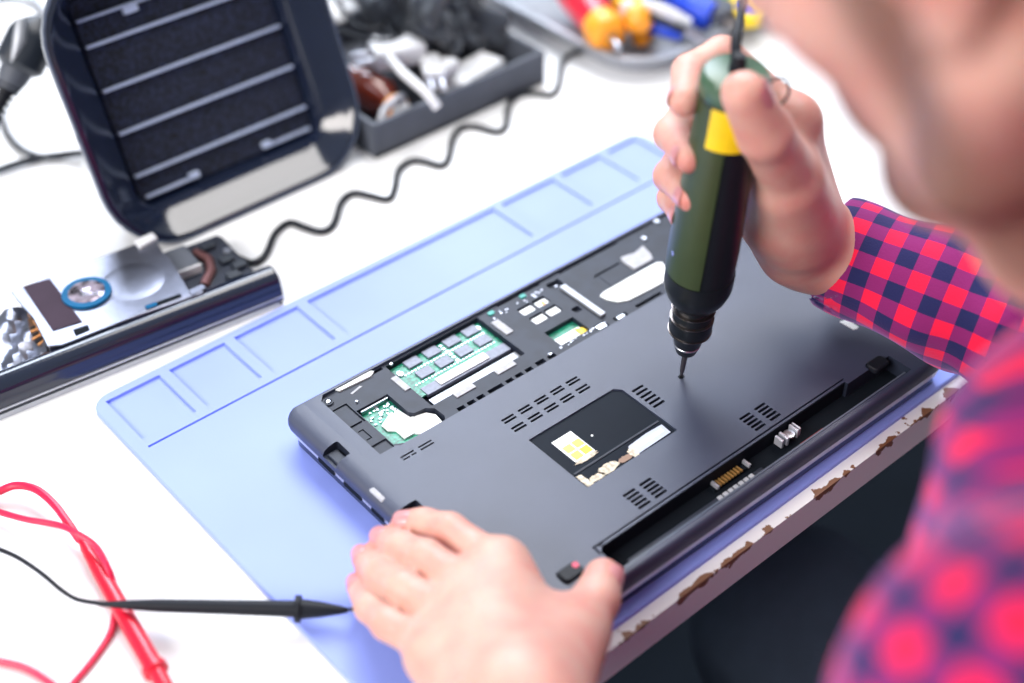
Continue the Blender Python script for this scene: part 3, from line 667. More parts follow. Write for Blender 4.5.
# ---- test leads
def pts_w(ox, oy, s, P): return [W(ox+x/s, oy+y/s, z) for x, y, z in P]
rp = thing('test_probe', 'red multimeter test probe with red looping cable, lower left on the table', 'test probe', tuple(W(120, 600, 0)))
ra, rb_ = W(80, 536, .0062), W(159, 676, .0062); dr = (rb_-ra)/np.linalg.norm(rb_-ra); Lr = np.linalg.norm(rb_-ra)
MB().lathe([(0, .0018), (.010, .0032), (.03, .0042), (.070, .0047), (Lr-.007, .0048), (Lr-.006, .0062), (Lr-.003, .0062), (Lr-.002, .0042), (Lr+.02, .0034), (Lr+.03, .0015)], ra, rb_, 24).build('probe_handle', M_red, rp)
MB().lathe([(Lr+.03, .0010), (Lr+.05, .0008), (Lr+.052, .0001)], ra, rb_, 12).build('probe_needle', M_steel, rp)
MB().tube(spline(pts_w(0, 460, 3.064, [(-120, 150, .004), (-40, 115, .005), (0, 95, .006), (50, 78, .008), (110, 90, .010), (165, 135, .011), (210, 195, .010), (240, 240, .0075)])+[ra+dr*.004], 8), .0022, 10).build('probe_cable', M_redc, rp)
r2 = pts_w(0, 460, 3.064, [(-90, 130, .004), (0, 160, .006), (80, 182, .010), (180, 200, .014), (230, 222, .0165), (290, 262, .015), (330, 330, .012), (352, 400, .0035), (352, 470, .0018), (335, 535, .0018), (290, 605, .0018), (225, 683, .0018), (150, 760, .0018)])
tag(MB().tube(spline(r2, 8), .0017, 10).build('test_lead', M_redc), 'thin red lead crossing over the red probe and curling back to the bottom edge', 'cable')
r3 = pts_w(0, 460, 3.064, [(-120, 610, .0018), (-40, 612, .0018), (0, 618, .002), (60, 632, .002), (110, 655, .002), (160, 690, .002), (230, 760, .0018)])
tag(MB().tube(spline(r3, 8), .0018, 10).build('test_lead', M_redc), 'short red lead arc at the very bottom left corner of the table', 'cable')
bpz = thing('test_probe', 'black multimeter test probe lying across the red one, tip towards the mat', 'test probe', tuple(W(200, 606, 0)))
ba, bb = W(99, 604, .0150), W(299, 609, .0125); db = (bb-ba)/np.linalg.norm(bb-ba); Lb = np.linalg.norm(bb-ba)
MB().lathe([(0, .0012), (.012, .0022), (.03, .0033), (.06, .0036), (Lb-.012, .0040), (Lb-.002, .0042), (Lb-.0018, .0068), (Lb+.0008, .0068), (Lb+.001, .0050), (Lb+.010, .0040), (Lb+.020, .0022), (Lb+.024, .0012)], ba, bb, 24).build('probe_handle', M_rubberblack, bpz)
be = W(354, 609, .0075)
MB().tube([ba+db*(Lb+.022), be], [.0011, .0009], 10).build('probe_needle', M_chrome, bpz)
MB().lathe([(-.0018, .0003), (-.001, .0015), (0, .0019), (.001, .0015), (.0018, .0003)], be, be+db, 14).build('probe_point', M_white, bpz)
MB().tube(spline(pts_w(0, 460, 3.064, [(-140, 240, .010), (-60, 255, .014), (0, 275, .018), (60, 302, .020), (130, 350, .0205), (190, 400, .019), (240, 428, .017)])+[ba+db*.003], 8), .0013, 10).build('probe_cable', M_rubberblack, bpz)

# ================================================================== DARK OPEN BOX WITH SMALL PARTS
BX0, BX1, BY0, BY1, BH = .4905, .655, .716, .868, .028
bx = thing('parts_box', 'dark grey shallow open box of small parts behind the fume extractor', 'box', (.573, .79, 0))
MB().box(BX0, BX1, BY0, BY1, 0, .003).build('box_bottom', M_box, bx)
for a in ((BX0, BX1, BY0, BY0+.003), (BX0, BX1, BY1-.003, BY1), (BX0, BX0+.003, BY0+.003, BY1-.003), (BX1-.003, BX1, BY0+.003, BY1-.003)):
    MB().box(*a, .003 if a[2] != BY0 else 0, BH).build('box_side', M_box, bx)
def blob(name, c, r, m, amp=.25, freq=60, seed=0, sub=4, flat=None, rot=0):
    bm = bmesh.new(); bmesh.ops.create_icosphere(bm, subdivisions=sub, radius=1)
    from mathutils import noise
    for v in bm.verts:
        p = v.co.copy(); q = Vector((p.x*r[0], p.y*r[1], p.z*r[2]))
        k = 1+amp*(noise.noise(q*freq+Vector((seed*7.1, 0, 0)))+.7*abs(noise.noise(q*freq*2.3+Vector((seed, 3, 0))))-.25)
        v.co = Matrix.Rotation(rot, 3, 'Z') @ (q*k)
        if flat is not None and v.co.z < flat: v.co.z = flat
        v.co += Vector(c)
    me = bpy.data.meshes.new(name); bm.to_mesh(me); bm.free(); return link(name, me, m)
tag(blob('cloth_bag', (.608, .800, .040), (.043, .052, .040), M_cloth, .5, 34, 3, 5, flat=-.036), 'crumpled charcoal cloth pouch heaped in the dark parts box', 'pouch')
# amber bottle
bo = thing('amber_bottle', 'small amber bottle lying in the parts box beside the fume extractor', 'bottle', tuple(W(380, 100, .02)))
b0, b1 = D(352, 62, 1.06), D(400, 112, 1.035)
b0[2] = .0185; b1[2] = .0185
LB = np.linalg.norm(b1-b0)
MB().lathe([(0, .010), (.003, .0145), (LB*.62, .0145), (LB*.78, .008), (LB*.86, .0075)], b0, b1, 26).build('bottle_body', M_amber, bo)
MB().lathe([(LB*.85, .0095), (LB*.97, .0095), (LB, .008)], b0, b1, 22).build('bottle_neck_band', M_orange, bo)
MB().lathe([(LB, .0075), (LB+.008, .0070), (LB+.0085, .005)], b0, b1, 22).build('bottle_cap', M_white, bo)
# white plugs and adapters
def plug(px, py, z, ang, ln, w, pins, label):
    c = W(px, py, z); c[1] = max(c[1], .738); t = thing('white_plug', label, 'plug', (c[0], c[1], z), math.radians(ang), 'white plugs in the parts box')
    Mx = t.matrix_world.copy()
    MB().levels([[(-ln/2, y, zz) for y, zz in rrect(-w/2, w/2, -w*.35, w*.35, w*.15, 4)], [(ln*.3, y, zz) for y, zz in rrect(-w/2, w/2, -w*.35, w*.35, w*.15, 4)], [(ln/2, y, zz) for y, zz in rrect(-w*.3, w*.3, -w*.22, w*.22, w*.1, 4)]]).build('plug_body', M_white, t, M=Mx)
    for k in (-1, 1):
        if pins: MB().lathe([(0, .0024), (.014, .0024), (.016, .001)], (-ln/2, k*w*.26, 0), (-ln/2-.1, k*w*.26, 0), 12).build('plug_pin', M_silver, t, M=Mx)
plug(398, 52, .042, -20, .040, .024, True, 'larger white plug lying highest, beside the fume extractor edge')
plug(432, 68, .034, 60, .034, .016, True, 'white plug between the big white one and the charcoal pouch')
plug(446, 70, .034, 10, .026, .013, False, 'white connector leaning on the front of the charcoal pouch')
plug(462, 88, .020, -65, .030, .018, False, 'white connector half under the charcoal pouch, near the box front')
tag(MB().box(-.024, .024, -.012, .012, -.005, .005, Matrix.Translation((.604, .742, .018)) @ Matrix.Rotation(.15, 4, 'Z')).build('white_block', M_white, bevel=.002), 'white rectangular block tucked against the box front wall', 'adapter')
tag(MB().tube(spline([W(375, 40, .045), W(400, 70, .046), W(425, 92, .042), W(438, 108, .033)], 6), .0035, 10).build('white_cable', M_white), 'stiff white cable slanting over the amber bottle', 'cable')
tag(MB().tube(spline([(.503, .724, .006), (.503, .724, .022), (.509, .727, .029), (.520, .730, .031), (.530, .734, .027), (.533, .738, .006)], 6), .003, 10).build('grey_cable_loop', M_pad), 'grey cable loop at the front corner of the parts box', 'cable')
tag(MB().lathe([(0, .006), (.002, .007), (.014, .007), (.016, .006)], (.499, .738, .011), (.503, .724, .011), 18).build('bottle_top', M_white), 'small white bottle top at the left corner of the parts box', 'bottle top')
# white bags and wires behind the box
tag(blob('plastic_bag', (.548, .905, .022), (.052, .042, .030), mat('milky_plastic', (.82, .84, .88), .3), .5, 40, 9, 4, flat=-.022), 'crumpled milky plastic bag behind the parts box', 'bag')
for k, P in enumerate(([(330, -8), (352, 22), (372, 30), (398, 18)], [(338, 30), (360, 38), (385, 42), (402, 36)], [(372, -20), (380, 5), (388, 28), (396, 40)])):
    tag(MB().tube(spline([W(x, y, .05) for x, y in P], 6), .0022, 8).build('thin_wire', M_rubberblack),
        ('topmost thin black wire sagging over the milky plastic bag', 'lowest thin black wire over the milky bag, nearest the box', 'thin black wire running down across the milky bag')[k], 'wire')

# ================================================================== STEEL TRAY OF HAND TOOLS
ty = thing('tool_tray', 'grey steel tray with rounded corners holding coloured hand tools', 'tray', (.84, .78, 0))
TX0, TX1, TY0, TY1, TR = .7000, 1.02, .6600, .93, .045
def tl(i, z): return [(x, y, z) for x, y in rrect(TX0+i, TX1-i, TY0+i, TY1-i, TR-i*.8, 10)]
n = len(tl(0, 0)); loops = [tl(.012, 0), tl(.008, .002), tl(.003, .015), tl(0, .0165), tl(-.0030, .0172), tl(-.0030, .0187), tl(.002, .0192), tl(.006, .017), tl(.0105, .004), tl(.014, .0025)]
MB().levels(loops).build('tray_pan', M_matte_grey, ty)
def handle(name, label, p0, p1, prof, m, extra=(), cat='pliers'):
    t = thing(name, label, cat, tuple(p0)); MB().lathe([(a, r) for a, r in prof], p0, p1, 20).build('handle', m, t)
    for nm, pr_, mm in extra: MB().lathe(pr_, p0, p1, 18).build(nm, mm, t)
    return t
zt = .022
handle('screwdriver', 'red and yellow fluted screwdriver handle slanting in the steel tray', W(566, -22, .034), W(620, 50, .026),
       [(0, .010), (.006, .0165), (.035, .0175), (.060, .0155), (.075, .0150)], M_red,
       [('handle_collar', [(.0745, .0152), (.082, .0165), (.093, .0150), (.097, .0100)], M_orange), ('blade', [(.096, .0034), (.112, .0034), (.113, .001)], M_steel)], 'screwdriver')
handle('screwdriver', 'yellow screwdriver handle lying beside the red and yellow one', W(612, -34, .042), W(642, 26, .036),
       [(0, .008), (.005, .0125), (.05, .0125), (.078, .010)], M_yellow, [('handle_collar', [(.077, .0102), (.090, .0110), (.096, .006)], M_orange)], 'screwdriver')
handle('screwdriver', 'short orange handle standing against the tray rim corner', W(650, 24, .012), W(630, 52, .014),
       [(0, .006), (.004, .0085), (.026, .0085), (.030, .006)], M_orange, (), 'screwdriver')
pw = thing('wire_cutter', 'blue and white handled wire cutter in the middle of the steel tray', 'pliers', tuple(W(650, 10, .01)))
MB().tube(spline([W(598, -16, .040), W(625, -2, .038), W(650, 10, .034), W(672, 22, .030)], 6), [.007]*6+[.0085]*6+[.0075]*7, 14).build('blue_handle', M_blue, pw)
MB().tube(spline([W(622, 8, .042), W(648, 8, .040), W(668, 14, .036), W(688, 26, .028)], 6), .0062, 14).build('white_handle', M_white, pw)
MB().tube(spline([W(640, 22, .026), W(660, 29, .026), W(682, 34, .024)], 6), .0058, 14).build('handle_grip', M_blue, pw)
MB().tube([W(676, 24, .030), W(700, 38, .022), W(706, 42, .020)], [.007, .005, .002], 12).build('cutter_jaw', M_steel, pw)
MB().tube([W(650, 16, .044), W(685, 32, .036)], .0028, 10).build('black_inlay', M_rubberblack, pw)
bp2 = thing('pliers', 'bright blue pliers with a dark round pivot at the right of the tray', 'pliers', tuple(W(700, 12, .01)))
MB().tube(spline([W(642, -26, .030), W(670, -6, .030), W(690, 6, .030), W(712, 16, .028)], 6), [.008]*8+[.011]*11, 14).build('upper_handle', M_blue, bp2)
MB().tube(spline([W(668, 4, .022), W(686, 16, .022), W(702, 24, .022)], 6), .0085, 14).build('lower_handle', M_blue, bp2)
MB().lathe([(0, .014), (.012, .014), (.014, .010)], W(716, 18, .020), W(716, 18, .020)+np.array([0, 0, .1]), 24).build('pivot', M_box, bp2)
MB().tube([W(724, 18, .024), W(742, 26, .018)], [.009, .003], 12).build('jaw', M_chrome, bp2)
gt = thing('screwdriver', 'green screwdriver handle lying behind the blue pliers', 'screwdriver', tuple(W(690, -12, .02)))
MB().lathe([(0, .006), (.005, .010), (.05, .010), (.06, .006)], W(676, -14, .030), W(728, -8, .028), 18).build('handle', mat('leaf_green_plastic', (.10, .36, .03), .4), gt)
MB().lathe([(.058, .004), (.080, .004)], W(676, -14, .030), W(728, -8, .028), 12).build('blade', M_steel, gt)
yr = thing('tape_roll', 'yellow ring with a dark centre near the cord at the tray corner', 'tape', tuple(W(744, 14, .01)))
MB().lathe([(0, .0165), (.010, .0165), (.010, .009), (.0, .009)], W(744, 16, .018), W(744, 16, .018)+np.array([0, -.2, 1]), 28).build('tape_ring', M_yellow, yr)
MB().lathe([(0, .009), (.008, .009)], W(744, 16, .019), W(744, 16, .019)+np.array([0, -.2, 1]), 24).build('tape_core', M_blue, yr)
rb2 = tag(blob('rubber_block', (.790, .765, .018), (.030, .040, .012), M_box, .25, 40, 12, 3), 'dark lump lying on the tray floor under the wire cutter', 'scrap')
# ================================================================== PERSON
def Rm(yaw, pitch, roll):
    cy, sy, cp_, sp_, cr, sr_ = math.cos(yaw), math.sin(yaw), math.cos(pitch), math.sin(pitch), math.cos(roll), math.sin(roll)
    return np.array([[cy, -sy, 0], [sy, cy, 0], [0, 0, 1]]) @ np.array([[1, 0, 0], [0, cp_, -sp_], [0, sp_, cp_]]) @ np.array([[cr, 0, sr_], [0, 1, 0], [-sr_, 0, cr]])
HR = Rm(math.radians(1.15), math.radians(-33.2), math.radians(-6.7)); HO = np.array([.357, .191, .4194])+_rt*.004+np.array([0, 0, .004])
def h(x, y, z): return HR @ np.array([x, y, z])+HO
def hE(c, r, M=np.eye(3)): return Ell(h(*c), r, HR @ M)
def hC(a, b, ra, rb): return Cone(h(*a), h(*b), ra, rb)
NB = np.array([.400, .055, .285])           # base of the neck
head = [hE((0, -.012, .045), (.076, .096, .088)), hE((0, .035, -.01), (.064, .062, .080)), hE((0, .045, -.055), (.050, .050, .048))]
for s in (-1, 1):
    head += [hC((s*.060, .005, -.045), (s*.050, .030, -.078), .018, .014), hC((s*.050, .030, -.078), (0, .082, -.100), .015, .017),
             hE((s*.036, .062, -.022), (.024, .022, .024)), hC((s*.015, .088, .030), (s*.046, .074, .030), .012, .010)]
head += [hE((0, .080, -.062), (.028, .022, .026)), hC((0, .090, .018), (0, .118, -.020), .0075, .0105), hE((0, .086, -.096), (.017, .016, .015)),
         Cone(h(0, -.030, -.02), NB, .056, .058), Cone(h(0, .050, -.085), D(1075, 215, .455), .028, .034)]
fine = [[hC((0, .100, .005), (0, .1255, -.024), .005, .0088), hE((-.012, .108, -.031), (.0085, .011, .008)), hE((.012, .108, -.031), (.0085, .011, .008))],
        [hC((-.019, .092, -.056), (.019, .092, -.056), .004, .004), hC((-.010, .100, -.0545), (.010, .100, -.0545), .005, .005)],
        [hC((-.017, .091, -.067), (.017, .091, -.067), .004, .004), hC((-.008, .0985, -.068), (.008, .0985, -.068), .006, .006)]]
for s in (-1, 1):
    fine.append([hE((s*.079, -.008, .004), (.006, .019, .030), Rm(s*-.35, 0, 0)), hE((s*.077, -.001, -.026), (.006, .009, .011)), hC((s*.084, -.022, .020), (s*.085, -.026, -.008), .004, .003), hC((s*.080, .004, .028), (s*.085, -.018, .030), .004, .004)])
    fine.append([hE((s*.032, .080, .008), (.0145, .0145, .0125))])
carve = [hE((s*.033, .094, .006), (.017, .012, .010)) for s in (-1, 1)]+[hE((s*.084, -.006, .0), (.0045, .009, .013)) for s in (-1, 1)]+[hE((0, .104, -.0615), (.020, .010, .0012))]

# ---- right hand closed round the tool (joints measured against the tool axis)
RW = D(814, 246, .795)
RF = [  # MCP, PIP, DIP, tip, radii
    ([D(792, 122, .705), D(722, 56, .704), D(690, 72, .690), D(684, 101, .664)], (.0118, .0100, .0090, .0078)),
    ([D(784, 144, .735), D(692, 108, .745), D(671, 134, .712), D(689, 158, .680)], (.0112, .0096, .0088, .0078)),
    ([D(780, 172, .758), D(688, 148, .762), D(670, 176, .728), D(692, 198, .696)], (.0108, .0094, .0086, .0078)),
    ([D(768, 200, .772), D(694, 186, .775), D(672, 198, .745), D(684, 217, .716)], (.0100, .0086, .0078, .0070))]
RT_ = [D(800, 232, .755), D(790, 178, .700), D(765, 133, .656), D(744, 94, .636)]
rpalm = [Cone(RW, RF[0][0][0], .0185, .013), Cone(RW, RF[1][0][0], .0185, .014), Cone(RW, RF[2][0][0], .0185, .014), Cone(RW, RF[3][0][0], .0185, .013),
         Cone(D(804, 236, .770), D(786, 186, .706), .019, .0150), Cone(D(794, 250, .780), D(768, 214, .760), .020, .017), Cone(D(780, 215, .745), D(775, 190, .735), .021, .018),
         Cone(RF[0][0][0], RF[3][0][0], .012, .011)]
rthumb = [Cone(RT_[0], RT_[1], .020, .0160), Cone(RT_[1], RT_[2], .0155, .0130), Cone(RT_[2], RT_[3], .0138, .0108)]
rarm = [Cone(RW, RW+(np.array([.640, .130, .060])-RW)*.3, .0235, .0235), Cone(RW+(np.array([.640, .130, .060])-RW)*.3, np.array([.640, .130, .060]), .0235, .033)]
# ---- left hand spread over the laptop corner
LWp = W(520, 706, .060)
LF = [
    ([W(500, 568, .046), W(450, 530, .045), W(424, 524, .0385), W(405, 524, .0350)], (.0105, .0086, .0080, .0073)),
    ([W(475, 592, .048), W(425, 557, .047), W(400, 547, .0385), W(384, 540, .0310)], (.0106, .0087, .0081, .0074)),
    ([W(456, 620, .046), W(404, 588, .044), W(380, 573, .0340), W(365, 558, .0240)], (.0102, .0084, .0078, .0071)),
    ([W(440, 652, .042), W(388, 624, .037), W(370, 608, .0280), W(359, 586, .0180)], (.0094, .0078, .0072, .0066))]
LT_ = [W(552, 676, .050), W(578, 628, .036), W(596, 600, .0350), W(603, 578, .0350)]
lpalm = [Cone(LWp, LF[0][0][0], .022, .0130), Cone(LWp, LF[1][0][0], .022, .0140), Cone(LWp, LF[2][0][0], .022, .0138), Cone(LWp, LF[3][0][0], .022, .0130),
         Cone(W(530, 692, .052), W(566, 636, .038), .022, .0160), Cone(LF[0][0][0], LF[3][0][0], .0125, .0115), Cone(W(535, 640, .044), W(515, 600, .042), .016, .014), Cone(W(470, 690, .046), W(440, 655, .042), .017, .013)]
lthumb = [Cone(LT_[0], LT_[1], .018, .0140), Cone(LT_[1], LT_[2], .0140, .0112), Cone(LT_[2], LT_[3], .0115, .0098)]
LEL = np.array([.115, .030, .040])
larm = [Cone(LWp, LEL, .027, .040)]
LSH, RSH = np.array([.265, .064, .222]), np.array([.610, .070, .230])
core = head + rpalm + lpalm + rarm + larm + [
    Cone(LEL, LSH, .040, .050), Cone(np.array([.640, .130, .060]), RSH, .040, .050),
    Cone(LSH, NB+[0, -.02, -.03], .036, .042), Cone(RSH, NB+[0, -.02, -.03], .036, .042), Cone(NB+[0, -.01, -.05], (.43, -.04, -.18), .095, .125)]
fingers = []
for J, R_ in RF+LF: fingers.append([Cone(J[i], J[i+1], R_[i], R_[i+1]) for i in range(3)])
thumbs = [rthumb, lthumb]
_core = sdf_union(core, .010)
# knuckle and crease detail: small swellings on the backs of the joints
def f_body(P):
    prim_d = [p.d(P) for p in core]
    r = prim_d[0]
    for d in prim_d[1:]: r = smin(r, d, .012)
    for c_ in carve: r = -smin(-r, c_.d(P), .004)
    for g in fine:
        d = sdf_union(g, .004)(P); r = smin(r, d, .004)
    base = r; out = r
    for g in fingers: out = np.minimum(out, smin(base, sdf_union(g, .003)(P), .006))
    for g in thumbs: out = np.minimum(out, smin(base, sdf_union(g, .003)(P), .012))
    return out
# speed: restrict the primitives by region
ALLP = core+carve+[p for g in fine for p in g]+[p for g in fingers for p in g]+[p for g in thumbs for p in g]
def sub_body(P):
    c = P.mean(0); rad = np.sqrt(((P-c)**2).sum(1).max())
    if len(P) > 19999 or rad > .2: return f_body(P)
    near = lambda p: p.d(c[None])[0] < rad*1.15+.035
    cs = [p for p in core if near(p)] or [min(core, key=lambda p: p.d(c[None])[0])]
    r = None
    for p in cs: d = p.d(P); r = d if r is None else smin(r, d, .012)
    for c_ in carve:
        if near(c_): r = -smin(-r, c_.d(P), .004)
    for g in fine:
        gg = [p for p in g if near(p)]
        if gg: r = smin(r, sdf_union(gg, .004)(P), .004)
    base = r; out = r
    for gs, k in ((fingers, .0045), (thumbs, .012)):
        for g in gs:
            gg = [p for p in g if near(p)]
            if gg: out = np.minimum(out, smin(base, sdf_union(gg, .003)(P), k))
    return out
V, Q = surface(sub_body, (.02, -.18, -.32), (.74, .50, .56), .0019)
V = relax(V, Q, 2, .45)
def segd(P, a, b):
    ab = b-a; t = np.clip(((P-a)@ab)/(ab@ab), 0, 1); return np.linalg.norm(P-(a+t[:, None]*ab), axis=1)
def bump1(d, r): return np.clip(1-d/r, 0, 1)**1.2
flush = np.zeros(len(V))+.20
for J, _ in RF+LF:
    flush = np.maximum(flush, .85*bump1(np.linalg.norm(V-J[3], axis=1), .017))
    flush = np.maximum(flush, .35*bump1(np.linalg.norm(V-J[2], axis=1), .012))
    flush = np.maximum(flush, .40*bump1(np.linalg.norm(V-J[1], axis=1), .016))
    flush = np.maximum(flush, .35*bump1(np.linalg.norm(V-J[0], axis=1), .020))
for J in (RT_, LT_): flush = np.maximum(flush, .75*bump1(np.linalg.norm(V-J[3], axis=1), .022))
flush = np.maximum(flush, .55*bump1(segd(V, RW, D(780, 215, .75)), .06))
Hl = (V-HO)@HR
inhead = (np.abs(Hl[:, 0]) < .1) & (Hl[:, 2] > -.14) & (Hl[:, 2] < .15) & (Hl[:, 1] > -.12) & (V[:, 2] > .19)
flush = np.where(inhead, .25+.5*bump1(np.linalg.norm(V-h(-.08, -.01, .0), axis=1), .035), flush)
bl = np.full(len(V), 9.)
for s in (-1, 1):
    for a, b in (((s*.070, .024, .03), (s*.065, .024, -.040)), ((s*.065, .024, -.040), (s*.052, .030, -.088)), ((s*.052, .030, -.088), (s*.020, .045, -.118)), ((s*.030, .075, -.055), (s*.022, .088, -.090)), ((s*.02, .100, -.045), (0, .108, -.046))):
        bl = np.minimum(bl, segd(V, h(*a), h(*b))/(.018 if abs(b[1]-.108) > .01 else .010))
beard = np.where(inhead, np.clip(1.45-bl, 0, 1)*1.1, 0).clip(0, .80)
person = thing('person', 'person in a red and dark checked shirt bending over the laptop, working with both hands', 'person', (.43, -.05, -.74))
body = link('body', mesh_from('body', V, Q, {'flush': flush, 'beard': beard}), M_skin, person, smooth=False)
body['label'] = 'bearded face, neck and both bare hands'
# fingernails
def nail(c, axis, normal, w, l):
    axis = np.array(axis)/np.linalg.norm(axis); n_ = np.array(normal)-axis*(np.array(normal)@axis); n_ /= np.linalg.norm(n_); s_ = np.cross(axis, n_)
    bm = bmesh.new(); bmesh.ops.create_uvsphere(bm, u_segments=20, v_segments=12, radius=1)
    for v in bm.verts:
        q = v.co.copy(); sx = math.copysign(abs(q.x)**.75, q.x); sy = math.copysign(abs(q.y)**.8, q.y)
        v.co = Vector(np.array(c)+axis*sx*l/2+s_*sy*w/2+n_*(q.z*.0007-(sy*w/2)**2/(2*w*.62)))
    me = bpy.data.meshes.new('fingernail'); bm.to_mesh(me); bm.free(); link('fingernail', me, M_nail, person)
def put_nail(J, R_, out, w, l):
    a = (J[3]-J[2])/np.linalg.norm(J[3]-J[2]); o = np.array(out)-a*(np.array(out)@a); o /= np.linalg.norm(o)
    nail(J[3]-a*.0015+o*(R_[3]*1.02), a, o, w, l)
for J, R_ in RF: put_nail(J, R_, -RT*1.0-FWD*.5-UP*.15, R_[3]*1.35, .0100)
put_nail(RT_, (0, 0, 0, .0114), RT*1.0-FWD*.75+UP*.25, .0135, .0150)
for J, R_ in LF: put_nail(J, R_, np.array([-.45, .25, .9]), R_[3]*1.35, .0095)
put_nail(LT_, (0, 0, 0, .0098), np.array([.75, -.55, .5]), .0125, .0120)
# closed eyelids are part of the face; eyebrows and hair
for s in (-1, 1):
    MB().tube([h(s*.014, .101, .030), h(s*.030, .098, .036), h(s*.050, .082, .033)], [.003, .0036, .002], 8).build('eyebrow', M_hair, person)
skull = [hE((0, -.016, .050), (.0795, .100, .0895)), hE((0, -.055, .010), (.066, .050, .060))]
def f_hair(P):
    q = (P-HO)@HR; d = sdf_union(skull, .02)(P); d = d+.0012*np.sin(q[:, 0]*900+6*np.sin(q[:, 1]*60))
    face = (q[:, 1]-.045)*.8-(q[:, 2]-.050)*.75     # cut away the face and the ears
    ear = .030-np.sqrt((q[:, 1]+.004)**2+(q[:, 2]+.004)**2)
    d = np.maximum(d, face); d = np.maximum(d, np.where(np.abs(q[:, 0]) > .05, ear, -1)); return np.maximum(d, -.040-q[:, 2])
V, Q = surface(f_hair, HO-.17, HO+.17, .003)
link('hair', mesh_from('hair', relax(V, Q, 1), Q), M_hair, person, smooth=False)

# ---- shirt
REL = np.array([.640, .130, .060])
RC0 = D(830, 250, .803); rax = (REL-RC0)/np.linalg.norm(REL-RC0)
LC0 = LWp+(LEL-LWp)*.12/1.0; lax = (LEL-LC0)/np.linalg.norm(LEL-LC0)
slR = Cone(RC0, REL, .0328, .050); slR2 = Cone(REL, RSH, .054, .066)
slL = Cone(LC0, LEL, .033, .050); slL2 = Cone(LEL, LSH, .054, .064)
tors = [Cone(NB+[0, -.02, -.03], LSH, .060, .062), Cone(NB+[0, -.02, -.03], RSH, .060, .062), Cone(NB+[0, -.02, -.08], (.43, -.05, -.20), .115, .140),
        Cone((.35, .075, .17), (.51, .075, .17), .075, .075), Cone((.352, .118, .232), (.330, .080, .10), .050, .07)]
sleeves = [slR, slR2, slL, slL2]
def wr(P, c, a, ph):           # gathered folds near the elbows
    s = (P-c)@a; return s
def f_shirt(P):
    r = None
    for p in sleeves:
        d = p.d(P); r = d if r is None else smin(r, d, .02)
    for p in tors: r = smin(r, p.d(P), .03)
    s = (P-RC0)@rax; fold = np.clip((s-.045)/.05, 0, 1)*np.exp(-((P-REL)**2).sum(1)/.02)
    side = P@(np.cross(rax, UP))
    r = r - fold*.0060*np.sin(s*170+side*55+2.0*np.sin(side*70)) - .0012*np.sin(s*95+side*40)*np.clip(s/.03, 0, 1)*(s < .2)
    r = r - .0018*np.sin(P[:, 0]*70+3*np.sin(P[:, 2]*40))*np.sin(P[:, 1]*60+P[:, 2]*30)
    r = np.maximum(r, np.where(((P-RC0)**2).sum(1) < .012, -(s), -1))
    s2 = (P-LC0)@lax; r = np.maximum(r, np.where(((P-LC0)**2).sum(1) < .012, -s2, -1))
    # hollow cuffs and collar
    inn = Cone(RC0-rax*.02, RC0+rax*.012, .0290, .0297).d(P); r = np.maximum(r, -inn)
    nk = Cone(NB+np.array([0, .0, .0]), h(0, -.03, -.02), .060, .060).d(P); r = np.maximum(r, -nk)
    return r
V, Q = surface(f_shirt, (.0, -.24, -.36), (.78, .46, .36), .0028)
V = relax(V, Q, 2, .4)
# cloth coordinates: along / round each sleeve, flat over the torso
best = np.full(len(V), 9.); uv = np.stack([V[:, 0]*.9+V[:, 1]*.3, V[:, 2]*1.0+V[:, 1]*.8, np.zeros(len(V))], 1)
td = np.min([p.d(V) for p in tors], axis=0)
off = 0.0
for i, p in enumerate(sleeves):
    d = p.d(V); a = (p.b-p.a)/np.linalg.norm(p.b-p.a); u = np.cross(a, [0, 0, 1.]); u /= np.linalg.norm(u); v = np.cross(a, u)
    q = V-p.a; ang = np.arctan2(q@v, q@u); t = (q@a)
    rr_ = .0385 if i in (0, 2) else .055
    m = (d < best) & (d < td)
    uv[m] = np.stack([t[m]+(.0 if i in (0, 2) else .3), ang[m]*rr_, 0*t[m]], 1); best = np.where(m, d, best)
link('shirt', mesh_from('shirt', V, Q, {'cloth': uv}), M_plaid, person, smooth=False)
# collar and trousers
cl = []
for k in range(29):
    a = math.radians(-60+k*300/28-90+0)
    cl.append(a)
nd = (h(0, -.03, -.02)-NB); nd /= np.linalg.norm(nd); cu = np.array([1., 0, 0])-nd*nd[0]; cu /= np.linalg.norm(cu); cv = np.cross(nd, cu)
mb = MB(); seg = 28; vs = []
for z, r in ((-.012, .0655), (.020, .0700), (.022, .0715), (.0, .0790), (-.018, .088), (-.018, .086), (.0, .077), (.017, .070)):
    for k in range(seg+1):
        a = math.radians(115+310*k/seg); vs.append(NB+nd*(z+.012)+cu*r*math.cos(a)+cv*r*math.sin(a))
m_ = seg+1; fs = []
for j in range(8):
    for k in range(seg): j2 = (j+1) % 8; fs.append((j*m_+k, j*m_+k+1, j2*m_+k+1, j2*m_+k))
col = mb.faces(vs, fs+[tuple(j*m_ for j in range(8)), tuple(j*m_+seg for j in range(8))]).build('collar', M_plaid, person)
a = col.data.attributes.new('cloth', 'FLOAT_VECTOR', 'POINT')
a.data.foreach_set('vector', np.array([[i % m_*.0145, i//m_*.0145, 0] for i in range(len(col.data.vertices))], np.float32).ravel())
legs = [Cone((.36, -.06, -.26), (.34, .34, -.24), .095, .070), Cone((.52, -.06, -.26), (.56, .34, -.24), .095, .070), Cone((.34, .34, -.24), (.33, .28, -.68), .066, .045),
        Cone((.56, .34, -.24), (.57, .28, -.68), .066, .045), Cone((.38, -.08, -.24), (.50, -.08, -.24), .13, .13)]
V, Q = surface(sdf_union(legs, .03), (.18, -.30, -.80), (.74, .50, -.02), .009)
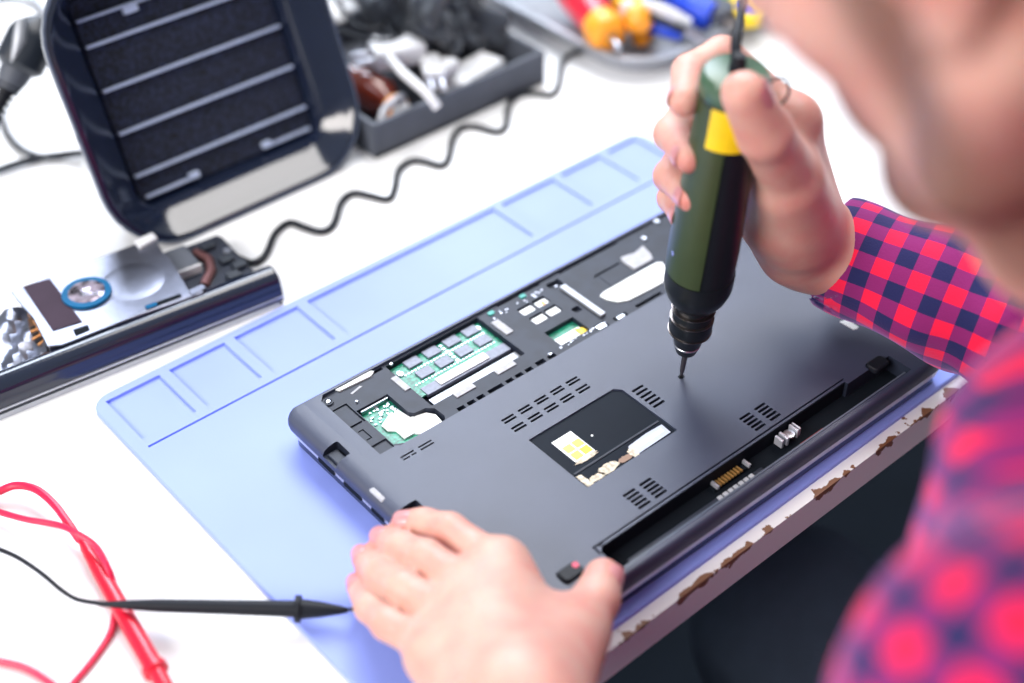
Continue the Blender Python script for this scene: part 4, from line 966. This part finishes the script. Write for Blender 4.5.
link('trousers', mesh_from('trousers', V, Q), M_trouser, person, smooth=False)
for x in (.33, .57):
    MB().levels([[(xx, yy, z) for xx, yy in rrect(x-.048+i, x+.048-i, .22+i, .48-i, .045-i*.5, 6)] for z, i in ((-.74, 0), (-.70, 0), (-.675, .012), (-.655, .03))]).build('shoe', M_black, person)

# ================================================================== LIGHT
wd = bpy.data.worlds.new('room_light'); SC.world = wd; wd.use_nodes = True; nt = wd.node_tree
bg = nt.nodes['Background']
tc = nt.nodes.new('ShaderNodeTexCoord'); gr = nt.nodes.new('ShaderNodeSeparateXYZ'); nt.links.new(tc.outputs['Generated'], gr.inputs[0])
rp_ = nt.nodes.new('ShaderNodeValToRGB'); e = rp_.color_ramp.elements
mr = nt.nodes.new('ShaderNodeMapRange'); mr.inputs['From Min'].default_value = -1; nt.links.new(gr.outputs[2], mr.inputs['Value']); nt.links.new(mr.outputs[0], rp_.inputs['Fac'])
e[0].position = .45; e[0].color = (.10, .12, .17, 1); e[1].position = .60; e[1].color = (.86, .92, 1.0, 1)
nt.links.new(rp_.outputs['Color'], bg.inputs['Color']); bg.inputs['Strength'].default_value = 0.32
def area(name, loc, tgt, sx, sy, power, col):
    l = bpy.data.lights.new(name, 'AREA'); l.shape = 'RECTANGLE'; l.size = sx; l.size_y = sy; l.energy = power; l.color = col
    o = bpy.data.objects.new(name, l); COL.objects.link(o); o.location = loc
    o.rotation_euler = (Vector(tgt)-Vector(loc)).to_track_quat('-Z', 'Y').to_euler(); return o
area('window_daylight', (1.70, 2.85, 2.35), (.45, .45, 0), 2.0, 1.4, 84, (.78, .86, 1.0))
area('side_window_daylight', (-2.5, .35, 1.9), (.40, .35, .1), 2.2, 1.6, 98, (1.0, .95, .91))
area('frame_glint_light', (1.20, .9, 1.75), (.5, .6, 0), 1.3, .9, 20, (1.0, .97, .94))  # added overhead light, placed to give the filter frame its bright reflection

# ================================================================== CAMERA
cd = bpy.data.cameras.new('camera'); cam = bpy.data.objects.new('camera', cd); COL.objects.link(cam)
cd.sensor_width = 36; cd.lens = FPX*36/1024
Mx = Matrix.Identity(4)
for i in range(3): Mx[i][0] = RT[i]; Mx[i][1] = UP[i]; Mx[i][2] = -FWD[i]; Mx[i][3] = CAMP[i]
cam.matrix_world = Mx
cd.clip_start = .02
cd.dof.use_dof = True; cd.dof.focus_distance = .775; cd.dof.aperture_fstop = 2.6
SC.camera = cam
SC.view_settings.view_transform = 'Standard'; SC.view_settings.look = 'None'; SC.view_settings.gamma = 1; SC.view_settings.use_curve_mapping = False
SC.view_settings.exposure = 0.6
